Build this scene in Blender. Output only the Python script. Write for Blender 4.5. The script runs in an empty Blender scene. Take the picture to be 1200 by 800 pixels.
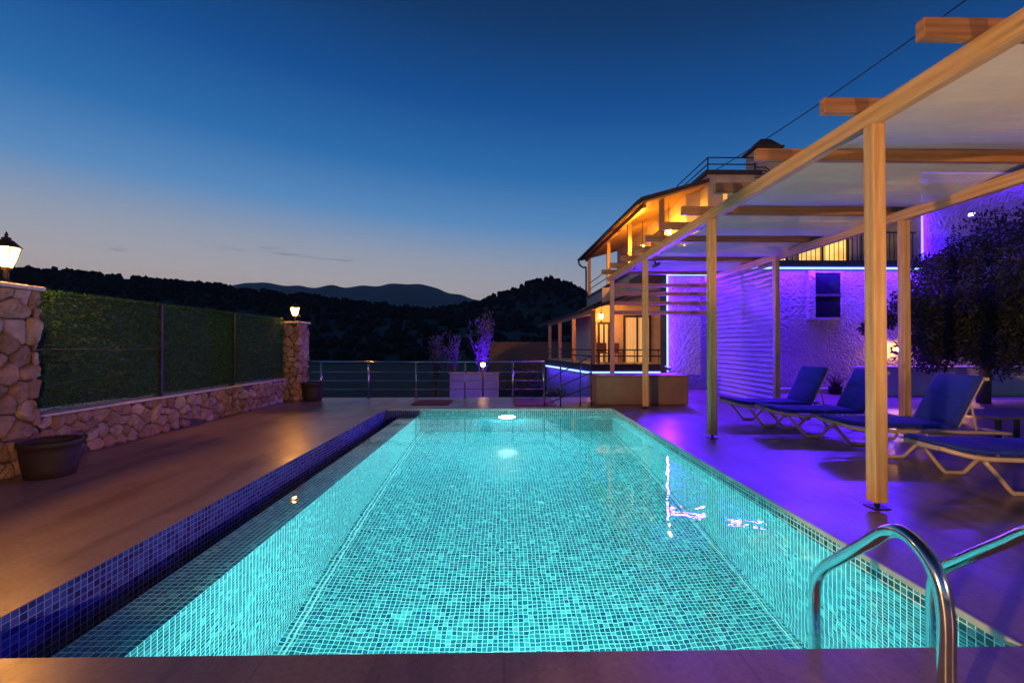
import bpy, bmesh, math, random
from mathutils import Vector, Matrix, Euler, noise

S = bpy.context.scene
COL = S.collection
rad = math.radians
V = Vector

# ------------------------------------------------------------------ camera
CAM_H = 1.2
cam = bpy.data.cameras.new('camera')
cam_o = bpy.data.objects.new('camera', cam)
COL.objects.link(cam_o)
cam.lens = 16.0; cam.sensor_width = 36.0
cam.clip_start = 0.05; cam.clip_end = 20000
cam_o.location = (0, 0, CAM_H)
cam_o.rotation_euler = (rad(90.55), 0, rad(-1.0))
S.camera = cam_o
_R = Euler((rad(90.55), 0, rad(-1.0))).to_matrix()

def at(px, py, Y):
    """world point that lies at depth Y and shows at photo pixel (px, py)"""
    d = _R @ V(((px-600)/533.33, -(py-400)/533.33, -1.0))
    t = Y/d.y
    return V((d.x*t, Y, CAM_H+d.z*t))

# ------------------------------------------------------------------ mesh builder
class MB:
    def __init__(self):
        self.v = []; self.f = []; self.uv = []; self.sm = []
    def quad(self, pts, uvs=None, smooth=False):
        n = len(self.v)
        self.v += [V(p) for p in pts]
        self.f.append(list(range(n, n+len(pts))))
        if uvs is None:
            p = [V(q) for q in pts]
            nn = (p[1]-p[0]).cross(p[2]-p[0])
            a = max(range(3), key=lambda i: abs(nn[i]))
            k = [i for i in range(3) if i != a]
            uvs = [(q[k[0]], q[k[1]]) for q in p]
        self.uv.append(uvs); self.sm.append(smooth)
    def bar(self, p, q, w, h, up=(0, 0, 1)):
        """beam from p to q, w across, h along up"""
        p = V(p); q = V(q); d = (q-p); L = d.length; d.normalize()
        u = V(up)
        if abs(d.dot(u)) > 0.98: u = V((0, 1, 0))
        s = d.cross(u).normalized(); u = s.cross(d).normalized()
        c = [(-w/2, -h/2), (w/2, -h/2), (w/2, h/2), (-w/2, h/2)]
        A = [p+s*a+u*b for a, b in c]; B = [q+s*a+u*b for a, b in c]
        off = random.random()*20; acc = 0
        for i in range(4):
            j = (i+1) % 4; e = (A[j]-A[i]).length
            self.quad([A[i], A[j], B[j], B[i]], [(off, acc), (off, acc+e), (off+L, acc+e), (off+L, acc)])
            acc += e
        self.quad([A[3], A[2], A[1], A[0]]); self.quad([B[0], B[1], B[2], B[3]])
        return self
    def box(self, lo, hi):
        x0, y0, z0 = lo; x1, y1, z1 = hi
        P = [V((x, y, z)) for z in (z0, z1) for y in (y0, y1) for x in (x0, x1)]
        for f in ((0, 2, 3, 1), (4, 5, 7, 6), (0, 1, 5, 4), (1, 3, 7, 5), (3, 2, 6, 7), (2, 0, 4, 6)):
            self.quad([P[i] for i in f])
        return self
    def tube(self, pts, r, seg=8, cap=True):
        pts = [V(p) for p in pts]; n = len(pts)
        rs = r if isinstance(r, (list, tuple)) else [r]*n
        rings = []; prev = None; acc = 0; lens = []
        for i, p in enumerate(pts):
            d = (pts[min(i+1, n-1)]-pts[max(i-1, 0)]).normalized()
            if prev is None:
                a = V((0, 0, 1)) if abs(d.z) < 0.9 else V((1, 0, 0))
                s = d.cross(a).normalized()
            else:
                s = (prev - d*prev.dot(d)).normalized()
            prev = s; u = d.cross(s)
            if i: acc += (p-pts[i-1]).length
            lens.append(acc)
            rings.append([p+(s*math.cos(2*math.pi*k/seg)+u*math.sin(2*math.pi*k/seg))*rs[i] for k in range(seg)])
        b = len(self.v)
        for ring in rings: self.v += ring
        for i in range(n-1):
            for k in range(seg):
                j = (k+1) % seg
                self.f.append([b+i*seg+k, b+i*seg+j, b+(i+1)*seg+j, b+(i+1)*seg+k])
                self.uv.append([(lens[i], k/seg), (lens[i], (k+1)/seg), (lens[i+1], (k+1)/seg), (lens[i+1], k/seg)])
                self.sm.append(True)
        if cap:
            for ring, rev in ((0, True), (n-1, False)):
                ids = [b+ring*seg+k for k in range(seg)]
                if rev: ids.reverse()
                self.f.append(ids); self.uv.append([(0, 0)]*seg); self.sm.append(False)
        return self
    def lathe(self, prof, c=(0, 0, 0), seg=20, smooth=True):
        """profile [(r, z)...] turned about z"""
        c = V(c); b = len(self.v)
        for r, z in prof:
            for k in range(seg):
                a = 2*math.pi*(k+.5)/seg
                self.v.append(c+V((max(r, 1e-4)*math.cos(a), max(r, 1e-4)*math.sin(a), z)))
        for i in range(len(prof)-1):
            for k in range(seg):
                j = (k+1) % seg
                self.f.append([b+i*seg+k, b+i*seg+j, b+(i+1)*seg+j, b+(i+1)*seg+k])
                self.uv.append([(k/seg, prof[i][1]), ((k+1)/seg, prof[i][1]), ((k+1)/seg, prof[i+1][1]), (k/seg, prof[i+1][1])])
                self.sm.append(smooth)
        return self
    def ball(self, c, r, seg=12, rings=8):
        prof = [(r*math.sin(math.pi*i/rings), -r*math.cos(math.pi*i/rings)) for i in range(rings+1)]
        return self.lathe(prof, c, seg)
    def leaf(self, c, d, n, l, w):
        d = V(d).normalized(); s = d.cross(V(n))
        if s.length < 1e-3: s = d.cross(V((1, .3, .2)))
        s.normalize(); c = V(c)
        self.quad([c, c+d*l*.5+s*w*.5, c+d*l, c+d*l*.5-s*w*.5], [(0, 0), (.5, 1), (1, 0), (.5, -1)])
    def build(self, name, mat, parent=None, bevel=0, seg=2, kind=None):
        off = V((0, 0, 0)); q = parent
        while q is not None:
            off += V(q.location); q = q.parent
        me = bpy.data.meshes.new(name)
        me.from_pydata([p-off for p in self.v], [], self.f)
        uvl = me.uv_layers.new(name='UVMap')
        fl = [0.0]*(2*len(me.loops)); i = 0
        for uv in self.uv:
            for a, b in uv:
                fl[i] = a; fl[i+1] = b; i += 2
        uvl.data.foreach_set('uv', fl)
        me.polygons.foreach_set('use_smooth', self.sm)
        me.materials.append(mat)
        me.update()
        o = bpy.data.objects.new(name, me); COL.objects.link(o)
        if bevel:
            bm = bmesh.new(); bm.from_mesh(me)
            bmesh.ops.remove_doubles(bm, verts=bm.verts, dist=1e-5)
            bm.to_mesh(me); bm.free()
            m = o.modifiers.new('bevel', 'BEVEL'); m.width = bevel; m.segments = seg; m.limit_method = 'ANGLE'
        if parent is not None: o.parent = parent
        if kind: o['kind'] = kind
        return o

def tag(o, label=None, cat=None, group=None, kind=None):
    if label: o['label'] = label
    if cat: o['category'] = cat
    if group: o['group'] = group
    if kind: o['kind'] = kind
    return o

def thing(name, loc, label, cat, group=None):
    o = bpy.data.objects.new(name, None); COL.objects.link(o)
    o.location = loc; o.empty_display_size = .2
    return tag(o, label, cat, group)

def copy_tree(o, parent=None):
    c = o.copy(); COL.objects.link(c)
    if parent is not None: c.parent = parent
    for ch in [x for x in bpy.data.objects if x.parent == o]:
        copy_tree(ch, c)
    return c

# ------------------------------------------------------------------ materials
class NT:
    def __init__(self, name):
        self.m = bpy.data.materials.new(name); self.m.use_nodes = True
        self.t = self.m.node_tree
        self.b = self.t.nodes['Principled BSDF']; self.out = self.t.nodes['Material Output']
    def n(self, typ, **kw):
        x = self.t.nodes.new(typ)
        for k, v in kw.items():
            if k.startswith('i_'): x.inputs[int(k[2:]) if k[2:].isdigit() else k[2:]].default_value = v
            else: setattr(x, k, v)
        return x
    def l(self, a, b): self.t.links.new(a, b)
    def ramp(self, stops, fac=None, interp='LINEAR'):
        r = self.n('ShaderNodeValToRGB'); cr = r.color_ramp; cr.interpolation = interp
        while len(cr.elements) < len(stops): cr.elements.new(.5)
        for e, (p, c) in zip(cr.elements, stops):
            e.position = p; e.color = (c[0], c[1], c[2], 1) if len(c) == 3 else c
        if fac is not None: self.l(fac, r.inputs[0])
        return r
    def coord(self, kind='Object', scale=(1, 1, 1), rot=(0, 0, 0)):
        tc = self.n('ShaderNodeTexCoord'); mp = self.n('ShaderNodeMapping')
        mp.inputs['Scale'].default_value = scale; mp.inputs['Rotation'].default_value = rot
        self.l(tc.outputs[kind], mp.inputs[0]); return mp.outputs[0]
    def noise(self, vec, scale, detail=4, rough=.55):
        x = self.n('ShaderNodeTexNoise'); x.inputs['Scale'].default_value = scale
        x.inputs['Detail'].default_value = detail; x.inputs['Roughness'].default_value = rough
        if vec is not None: self.l(vec, x.inputs['Vector'])
        return x.outputs['Fac']
    def bump(self, h, strength=.3, dist=.01):
        b = self.n('ShaderNodeBump'); b.inputs['Strength'].default_value = strength; b.inputs['Distance'].default_value = dist
        self.l(h, b.inputs['Height']); self.l(b.outputs[0], self.b.inputs['Normal']); return b
    def mix(self, fac, a, b, mode='MIX'):
        x = self.n('ShaderNodeMix', data_type='RGBA', blend_type=mode)
        for s, idx in ((fac, 0), (a, 6), (b, 7)):
            if hasattr(s, 'is_linked') or hasattr(s, 'links'): self.l(s, x.inputs[idx])
            elif isinstance(s, (int, float)): x.inputs[idx].default_value = s
            else: x.inputs[idx].default_value = (s[0], s[1], s[2], 1)
        return x.outputs[2]
    def math(self, op, a, b=None, clamp=False):
        x = self.n('ShaderNodeMath', operation=op, use_clamp=clamp)
        for i, s in enumerate((a, b)):
            if s is None: continue
            if isinstance(s, (int, float)): x.inputs[i].default_value = s
            else: self.l(s, x.inputs[i])
        return x.outputs[0]
    def set(self, **kw):
        for k, v in kw.items():
            k = {'base': 'Base Color', 'rough': 'Roughness', 'metal': 'Metallic', 'spec': 'Specular IOR Level', 'emit': 'Emission Color', 'es': 'Emission Strength'}.get(k, k)
            self.b.inputs[k].default_value = (v[0], v[1], v[2], 1) if isinstance(v, tuple) and len(v) == 3 else v
        return self

def plain(name, base, rough=.6, metal=0, var=.25, scale=6, bump=0, bscale=40, kind='Object'):
    t = NT(name); t.set(rough=rough, metal=metal)
    v = t.coord(kind)
    a = tuple(c*(1-var) for c in base); b = tuple(min(1, c*(1+var)) for c in base)
    r = t.ramp([(.3, a), (.7, b)], t.noise(v, scale))
    t.l(r.outputs[0], t.b.inputs['Base Color'])
    rr = t.n('ShaderNodeMapRange'); rr.inputs['To Min'].default_value = max(.02, rough*.8); rr.inputs['To Max'].default_value = min(1, rough*1.2)
    t.l(t.noise(v, scale*1.7), rr.inputs[0]); t.l(rr.outputs[0], t.b.inputs['Roughness'])
    if bump: t.bump(t.noise(v, bscale, 6), bump, .01)
    return t.m

def emit(name, col, strength):
    t = NT(name); t.set(base=(.02, .02, .02), emit=col, es=strength)
    return t.m

def wood(name, dark, light, rough=.5, knots=True):
    t = NT(name); t.set(rough=rough)
    v = t.coord('UV', (1.2, 14, 1))
    n1 = t.noise(v, 2.2, 6, .6)
    w = t.n('ShaderNodeTexWave', wave_type='BANDS', bands_direction='Y'); w.inputs['Scale'].default_value = .55
    w.inputs['Distortion'].default_value = 7; w.inputs['Detail'].default_value = 3
    t.l(t.coord('UV', (.7, 9, 1)), w.inputs['Vector'])
    f = t.math('ADD', t.math('MULTIPLY', n1, .82), t.math('MULTIPLY', w.outputs['Fac'], .18))
    r = t.ramp([(.28, dark), (.68, light)], f)
    c = r.outputs[0]
    if knots:
        vo = t.n('ShaderNodeTexVoronoi'); vo.inputs['Scale'].default_value = 1
        t.l(t.coord('UV', (2.6, 9, 1)), vo.inputs['Vector'])
        k = t.ramp([(.05, (1, 1, 1)), (.16, (0, 0, 0))], vo.outputs['Distance'])
        c = t.mix(t.math('MULTIPLY', k.outputs[0], .55), c, tuple(x*.35 for x in dark))
    gi = t.n('ShaderNodeNewGeometry').outputs['Random Per Island']
    c = t.mix(t.math('MULTIPLY', gi, .25), c, tuple(x*.7 for x in light))
    t.l(c, t.b.inputs['Base Color']); t.bump(f, .12, .004)
    return t.m

def mosaic(name, cols, grout, tile=.038, rough=.16, gw=.09):
    """glass mosaic on a metric UV: one random colour a tile, pale grout lines"""
    t = NT(name)
    uv = t.coord('UV', (1/tile, 1/tile, 1))
    fl = t.n('ShaderNodeVectorMath', operation='FLOOR'); t.l(uv, fl.inputs[0])
    fr = t.n('ShaderNodeVectorMath', operation='FRACTION'); t.l(uv, fr.inputs[0])
    wn = t.n('ShaderNodeTexWhiteNoise', noise_dimensions='2D'); t.l(fl.outputs[0], wn.inputs['Vector'])
    n = len(cols)
    r = t.ramp([(i/n, c) for i, c in enumerate(cols)], wn.outputs['Value'], 'CONSTANT')
    sx = t.n('ShaderNodeSeparateXYZ'); t.l(fr.outputs[0], sx.inputs[0])
    def edge(s):
        return t.math('ABSOLUTE', t.math('SUBTRACT', s, .5))
    m = t.math('MAXIMUM', edge(sx.outputs[0]), edge(sx.outputs[1]))
    g = t.ramp([(.5-gw-.01, (0, 0, 0)), (.5-gw+.02, (1, 1, 1))], m)
    # slow wear / scale over the tiling
    big = t.ramp([(.35, (.82, .82, .82)), (.65, (1.12, 1.12, 1.12))], t.noise(t.coord('UV'), 1.7, 5))
    c = t.mix(1.0, r.outputs[0], big.outputs[0], 'MULTIPLY')
    c = t.mix(g.outputs[0], c, grout)
    t.l(c, t.b.inputs['Base Color'])
    rr = t.math('ADD', t.math('MULTIPLY', g.outputs[0], .5), rough)
    t.l(rr, t.b.inputs['Roughness'])
    t.bump(t.math('SUBTRACT', 1, g.outputs[0]), .25, .002)
    return t.m

M = {}
teal = [(.008, .09, .13), (.015, .16, .20), (.01, .11, .16), (.03, .21, .24), (.01, .13, .20), (.01, .10, .11),
        (.04, .26, .27), (.01, .13, .14), (.006, .065, .12), (.02, .18, .19), (.15, .42, .42), (.01, .14, .17), (.02, .18, .19), (.08, .30, .32)]
M['tile'] = mosaic('pool_mosaic', teal, (.62, .84, .83), gw=.068)
blue = [(.02, .04, .17), (.03, .06, .25), (.02, .05, .20), (.04, .09, .30), (.015, .03, .13), (.03, .08, .26)]
M['tile_blue'] = mosaic('blue_mosaic', blue, (.20, .24, .36), gw=.055)
M['trim'] = plain('white_trim', (.75, .80, .78), .3)

# --- deck: worn, sealed concrete with soft stains running along the pool
def deck_mat(name, a, b, stain, rough, joint=None):
    t = NT(name)
    v = t.coord('Object')
    n1 = t.noise(v, .9, 6, .6)
    c = t.ramp([(.3, a), (.7, b)], n1).outputs[0]
    st = t.ramp([(.50, (0, 0, 0)), (.66, (1, 1, 1))], t.noise(t.coord('Object', (2.6, .35, 1)), 1.3, 5, .58))
    c = t.mix(t.math('MULTIPLY', st.outputs[0], .75), c, stain)
    fine = t.ramp([(.3, (.8, .8, .8)), (.7, (1.15, 1.15, 1.15))], t.noise(v, 38, 5))
    c = t.mix(1.0, c, fine.outputs[0], 'MULTIPLY')
    br = t.n('ShaderNodeTexBrick'); br.offset = .5
    br.inputs['Color1'].default_value = (1, 1, 1, 1); br.inputs['Color2'].default_value = (.88, .86, .86, 1)
    br.inputs['Mortar'].default_value = (.74, .72, .70, 1); br.inputs['Scale'].default_value = 1
    br.inputs['Mortar Size'].default_value = .006; br.inputs['Brick Width'].default_value = joint[0]; br.inputs['Row Height'].default_value = joint[1]
    t.l(t.coord('Object', (1, 1, 1), (0, 0, rad(90))), br.inputs['Vector'])
    c = t.mix(1.0, c, br.outputs['Color'], 'MULTIPLY')
    t.l(c, t.b.inputs['Base Color'])
    r = t.ramp([(.35, (rough*.85,)*3), (.65, (rough*1.2,)*3)], t.noise(v, 1.6, 5, .6))
    t.l(r.outputs[0], t.b.inputs['Roughness'])
    h = t.math('ADD', t.math('MULTIPLY', t.noise(v, 5, 5), .8), t.math('MULTIPLY', t.noise(v, 60, 4), .2))
    t.bump(h, .09, .010)
    return t.m
M['deck'] = deck_mat('deck_stone', (.25, .168, .122), (.32, .228, .168), (.15, .09, .062), .33, (1.9, .92))
M['coping'] = plain('coping_edge', (.34, .36, .33), .4, var=.2, scale=9)

# rough masonry
def stone_mat():
    t = NT('rubble_stone'); t.set(rough=.85)
    gi = t.n('ShaderNodeNewGeometry').outputs['Random Per Island']
    r = t.ramp([(0, (.22, .13, .085)), (.2, (.33, .22, .15)), (.4, (.17, .10, .075)), (.6, (.42, .32, .23)), (.8, (.28, .145, .085)), (1, (.38, .31, .25))], gi)
    v = t.coord('Object')
    n = t.ramp([(.3, (.6, .6, .6)), (.7, (1.25, 1.2, 1.15))], t.noise(v, 9, 8, .65))
    t.l(t.mix(1.0, r.outputs[0], n.outputs[0], 'MULTIPLY'), t.b.inputs['Base Color'])
    t.bump(t.noise(v, 22, 10, .7), 1.0, .05)
    return t.m
M['stone'] = stone_mat()
M['mortar'] = plain('mortar', (.045, .034, .028), .95, var=.3, scale=14, bump=.6)
M['cap'] = plain('pillar_cap', (.42, .36, .30), .8, var=.25, scale=10, bump=.5, bscale=25)

def render_wall(name, base, amp=.9, scale=7):
    t = NT(name); t.set(rough=.85)
    v = t.coord('Object')
    r = t.ramp([(.3, tuple(c*.75 for c in base)), (.7, base)], t.noise(v, 2.2, 6))
    t.l(r.outputs[0], t.b.inputs['Base Color'])
    vo = t.n('ShaderNodeTexVoronoi', feature='SMOOTH_F1'); vo.inputs['Scale'].default_value = scale
    ns = t.n('ShaderNodeTexNoise'); ns.inputs['Scale'].default_value = 3; t.l(v, ns.inputs['Vector'])
    ad = t.n('ShaderNodeVectorMath', operation='MULTIPLY_ADD'); t.l(ns.outputs['Color'], ad.inputs[0]); ad.inputs[1].default_value = (.5, .5, .5); t.l(v, ad.inputs[2])
    t.l(ad.outputs[0], vo.inputs['Vector'])
    h = t.math('ADD', vo.outputs['Distance'], t.math('MULTIPLY', t.noise(v, 14, 8, .65), .7))
    t.bump(h, amp, .09)
    return t.m
M['wall_rough'] = render_wall('rough_stone_render', (.33, .30, .29), .62, 13)
M['wall'] = plain('painted_wall', (.62, .52, .46), .8, var=.1, scale=3, bump=.15, bscale=60)
M['wall_white'] = plain('white_render', (.48, .43, .41), .8, var=.12, scale=2.5, bump=.2, bscale=50)
M['pine'] = wood('pine', (.36, .19, .07), (.62, .38, .16))
M['pine_brown'] = wood('stained_pine', (.20, .09, .035), (.38, .19, .08))
M['ceiling'] = wood('ceiling_boards', (.45, .25, .09), (.68, .42, .17), .45, False)
M['brownwood'] = wood('brown_cladding', (.13, .065, .04), (.24, .13, .08), .5)
M['boxbrown'] = plain('brown_panel', (.17, .085, .05), .6, var=.2, scale=3, bump=.15)
M['fencewood'] = wood('fence_boards', (.20, .12, .07), (.36, .23, .13), .7)
M['slat'] = wood('white_slats', (.27, .25, .24), (.36, .34, .33), .45, False)
M['steel'] = plain('stainless', (.62, .62, .62), .13, 1, .06, 12)
M['black'] = plain('black_metal', (.018, .018, .020), .45, .3, .2)
M['bronze'] = plain('lantern_metal', (.05, .035, .02), .5, .7, .3)
M['roof'] = plain('roof_tiles', (.07, .045, .04), .8, var=.35, scale=5, bump=.5, bscale=12)
M['slab'] = plain('dark_slab_edge', (.05, .04, .045), .6, var=.25)
M['mat'] = plain('coir_mat', (.13, .06, .04), .95, var=.3, scale=30, bump=.8, bscale=120)
M['pot'] = plain('terracotta', (.016, .0075, .005), .75, var=.3, scale=9, bump=.2)
M['soil'] = plain('soil', (.025, .018, .012), .95, var=.4, scale=20, bump=.9)
M['cushion'] = plain('blue_canvas', (.003, .018, .27), .85, var=.22, scale=4, bump=.25, bscale=220)
M['plastic'] = plain('beige_resin', (.40, .31, .23), .42, var=.08, scale=5)
M['rubber'] = plain('cable_rubber', (.01, .01, .011), .6)
M['curtain'] = plain('curtain', (.62, .45, .25), .9, var=.15, scale=8)
M['glassdark'] = plain('dark_glass', (.01, .012, .02), .08, var=.2)
M['lens_off'] = plain('lamp_body', (.10, .10, .11), .4, .4)
M['white_plastic'] = plain('white_plastic', (.75, .77, .75), .35, var=.05)
def curtain_lit():
    t = NT('lit_curtain'); t.set(base=(.5, .36, .2), rough=.9)
    w = t.n('ShaderNodeTexWave', wave_type='BANDS', bands_direction='X'); w.inputs['Scale'].default_value = 2.2
    w.inputs['Distortion'].default_value = 2; w.inputs['Detail'].default_value = 2
    t.l(t.coord('Object'), w.inputs['Vector'])
    r = t.ramp([(0, (.75, .34, .09)), (1, (1, .58, .22))], w.outputs['Fac'])
    t.l(r.outputs[0], t.b.inputs['Emission Color']); t.b.inputs['Emission Strength'].default_value = .62
    return t.m
M['lit'] = curtain_lit()
def lit_room():
    t = NT('lit_window'); t.set(base=(.05, .04, .03), rough=.15)
    r = t.ramp([(.3, (.55, .24, .04)), (.65, (1, .58, .15))], t.noise(t.coord('Object'), 1.4, 3))
    t.l(r.outputs[0], t.b.inputs['Emission Color']); t.b.inputs['Emission Strength'].default_value = 1.7
    return t.m
M['lit_room'] = lit_room()

def foliage(name, a, b, rough=.6):
    t = NT(name)
    gi = t.n('ShaderNodeNewGeometry').outputs['Random Per Island']
    r = t.ramp([(0, a), (1, b)], gi); t.l(r.outputs[0], t.b.inputs['Base Color'])
    t.set(rough=rough)
    tr = t.n('ShaderNodeBsdfTranslucent'); t.l(r.outputs[0], tr.inputs[0])
    mx = t.n('ShaderNodeMixShader'); mx.inputs[0].default_value = .3
    t.l(t.b.outputs[0], mx.inputs[1]); t.l(tr.outputs[0], mx.inputs[2]); t.l(mx.outputs[0], t.out.inputs[0])
    return t.m
M['hedge'] = foliage('artificial_hedge', (.008, .050, .010), (.018, .098, .018), .5)
M['hedge_base'] = plain('hedge_mesh', (.01, .024, .006), .9, var=.4, scale=30, bump=.8, bscale=60)
M['olive'] = foliage('olive_leaves', (.012, .018, .010), (.035, .045, .025))
M['shrub'] = foliage('shrub_leaves', (.04, .055, .02), (.10, .10, .04))
M['cypress'] = foliage('feathery_leaves', (.09, .10, .07), (.19, .19, .15))
M['bark'] = plain('bark', (.08, .055, .04), .95, var=.35, scale=12, bump=.9, bscale=30)
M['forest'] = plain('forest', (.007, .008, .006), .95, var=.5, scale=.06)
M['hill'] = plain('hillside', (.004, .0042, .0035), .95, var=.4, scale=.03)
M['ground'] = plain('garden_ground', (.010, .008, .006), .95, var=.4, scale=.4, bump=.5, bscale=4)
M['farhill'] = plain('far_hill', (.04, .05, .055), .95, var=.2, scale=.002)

def fabric():
    t = NT('canopy_fabric'); t.set(rough=1.0, spec=.08)
    v = t.coord('Object')
    c = t.ramp([(.3, (.54, .48, .43)), (.7, (.66, .59, .53))], t.noise(v, 1.1, 5))
    t.l(c.outputs[0], t.b.inputs['Base Color'])
    tr = t.n('ShaderNodeBsdfTranslucent'); t.l(c.outputs[0], tr.inputs[0])
    tp = t.n('ShaderNodeBsdfTransparent')
    m1 = t.n('ShaderNodeMixShader'); m1.inputs[0].default_value = .0
    m2 = t.n('ShaderNodeMixShader'); m2.inputs[0].default_value = .04
    t.l(t.b.outputs[0], m1.inputs[1]); t.l(tr.outputs[0], m1.inputs[2])
    t.l(m1.outputs[0], m2.inputs[1]); t.l(tp.outputs[0], m2.inputs[2]); t.l(m2.outputs[0], t.out.inputs[0])
    t.bump(t.noise(t.coord('Object', (1, 4, 1)), 1.6, 4), .5, .04)
    return t.m
M['fabric'] = fabric()
def pane():
    t = NT('frosted_pane')
    tp = t.n('ShaderNodeBsdfTransparent'); tp.inputs[0].default_value = (1, .80, .45, 1)
    tr = t.n('ShaderNodeBsdfTranslucent'); tr.inputs[0].default_value = (1, .62, .22, 1)
    mx = t.n('ShaderNodeMixShader'); mx.inputs[0].default_value = .62
    t.l(tp.outputs[0], mx.inputs[1]); t.l(tr.outputs[0], mx.inputs[2]); t.l(mx.outputs[0], t.out.inputs[0])
    return t.m
M['pane'] = pane()
WARM = (1, .48, .13)
M['bulb'] = emit('lamp_bulb', WARM, 5200)
M['bulb_dim'] = emit('lamp_bulb_dim', WARM, 1600)
M['bulb_far'] = emit('lamp_bulb_far', WARM, 4200)
M['bulb_house'] = emit('lamp_bulb_house', (1, .47, .06), 42000)
M['bulb_veranda'] = emit('lamp_bulb_veranda', (1, .44, .10), 6500)
M['led'] = emit('led_tube', (.13, .26, 1), 5.0)
M['led_violet'] = emit('led_tube_violet', (.09, .06, 1), 9)
M['pool_lens'] = emit('pool_lamp_lens', (.80, 1, .92), 200)
M['flood_lens'] = emit('flood_lens', (.9, .85, 1), 5)

def water_mat():
    t = NT('pool_water')
    g = t.n('ShaderNodeBsdfGlass'); g.inputs['IOR'].default_value = 1.333; g.inputs['Roughness'].default_value = 0
    g.inputs['Color'].default_value = (.82, .98, .99, 1)
    v = t.coord('Object')
    h = t.math('ADD', t.noise(v, 1.6, 3, .5), t.math('MULTIPLY', t.noise(v, 7, 2, .5), .18))
    b = t.n('ShaderNodeBump'); b.inputs['Strength'].default_value = .16; b.inputs['Distance'].default_value = .03
    t.l(h, b.inputs['Height']); t.l(b.outputs[0], g.inputs['Normal'])
    t.t.nodes.remove(t.b); t.l(g.outputs[0], t.out.inputs[0])
    return t.m
M['water'] = water_mat()

# ------------------------------------------------------------------ lights
def lamp(name, kind, loc, col, watts, parent=None, radius=.1, aim=None, size=None, size_y=None, spot=None, blend=.6):
    d = bpy.data.lights.new(name, kind); d.color = col; d.energy = watts
    if kind in ('POINT', 'SPOT'): d.shadow_soft_size = radius
    if kind == 'AREA':
        d.size = size
        if size_y: d.shape = 'RECTANGLE'; d.size_y = size_y
        else: d.shape = 'DISK'
    if kind == 'SPOT': d.spot_size = rad(spot); d.spot_blend = blend
    o = bpy.data.objects.new(name, d); COL.objects.link(o)
    loc = V(loc)
    if aim is not None:
        o.rotation_euler = (V(aim)-loc).to_track_quat('-Z', 'Y').to_euler()
    off = V((0, 0, 0)); q = parent
    while q is not None: off += V(q.location); q = q.parent
    o.location = loc-off
    if parent is not None: o.parent = parent
    return o

# ------------------------------------------------------------------ world: dusk sky
w = bpy.data.worlds.new('World'); S.world = w; w.use_nodes = True
nt = w.node_tree; bg = nt.nodes['Background']
def wn(t, **k):
    x = nt.nodes.new(t)
    for a, b in k.items(): setattr(x, a, b)
    return x
SUN_EL, SUN_ROT = -2.0, -24.0
sky = wn('ShaderNodeTexSky', sky_type='NISHITA'); sky.sun_disc = False
sky.sun_elevation = rad(SUN_EL); sky.sun_rotation = rad(SUN_ROT); sky.ozone_density = 5; sky.dust_density = .6
tc = wn('ShaderNodeTexCoord'); sp = wn('ShaderNodeSeparateXYZ'); nt.links.new(tc.outputs['Generated'], sp.inputs[0])
# twilight glow: elevation ramp, tilted so the sunset side (front left) stays paler
dt = wn('ShaderNodeVectorMath', operation='DOT_PRODUCT'); nt.links.new(tc.outputs['Generated'], dt.inputs[0])
dt.inputs[1].default_value = (math.sin(rad(-50)), math.cos(rad(-50)), 0)
ma = wn('ShaderNodeMath', operation='MULTIPLY_ADD'); nt.links.new(dt.outputs['Value'], ma.inputs[0]); ma.inputs[1].default_value = -.10; ma.inputs[2].default_value = .07
ad = wn('ShaderNodeMath', operation='ADD'); nt.links.new(ma.outputs[0], ad.inputs[0]); nt.links.new(sp.outputs[2], ad.inputs[1])
cr = wn('ShaderNodeValToRGB'); nt.links.new(ad.outputs[0], cr.inputs[0])
def lin(r, g, b):
    f = lambda c: (c/255/12.92) if c/255 <= .04045 else ((c/255+.055)/1.055)**2.4
    return (f(r), f(g), f(b), 1)
stops = [(0, lin(90, 84, 84)), (.05, lin(216, 190, 174)), (.11, lin(198, 190, 190)), (.18, lin(166, 176, 194)), (.26, lin(100, 152, 206)), (.36, lin(50, 118, 184)),
         (.48, lin(22, 84, 154)), (.60, lin(17, 58, 108)), (.74, lin(9, 36, 76)), (1, lin(6, 20, 44))]
el = cr.color_ramp.elements
while len(el) < len(stops): el.new(.5)
for e, (p, c) in zip(el, stops): e.position = p; e.color = c
mixs = wn('ShaderNodeMix', data_type='RGBA', blend_type='ADD'); mixs.inputs[0].default_value = .05
nt.links.new(cr.outputs[0], mixs.inputs[6]); nt.links.new(sky.outputs[0], mixs.inputs[7])
# thin dark streaks of cloud low over the ridge
mp = wn('ShaderNodeMapping'); nt.links.new(tc.outputs['Generated'], mp.inputs[0]); mp.inputs['Scale'].default_value = (3.2, 3.2, 34); mp.inputs['Location'].default_value = (.35, 0, .6)
cn = wn('ShaderNodeTexNoise'); cn.inputs['Scale'].default_value = 1.6; cn.inputs['Detail'].default_value = 5; nt.links.new(mp.outputs[0], cn.inputs['Vector'])
cm = wn('ShaderNodeMapRange'); nt.links.new(cn.outputs['Fac'], cm.inputs[0]); cm.inputs[1].default_value = .68; cm.inputs[2].default_value = .74; cm.inputs[4].default_value = .55
band = wn('ShaderNodeMapRange', interpolation_type='SMOOTHSTEP'); nt.links.new(sp.outputs[2], band.inputs[0]); band.inputs[1].default_value = .26; band.inputs[2].default_value = .15
mu = wn('ShaderNodeMath', operation='MULTIPLY'); nt.links.new(cm.outputs[0], mu.inputs[0]); nt.links.new(band.outputs[0], mu.inputs[1])
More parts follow.
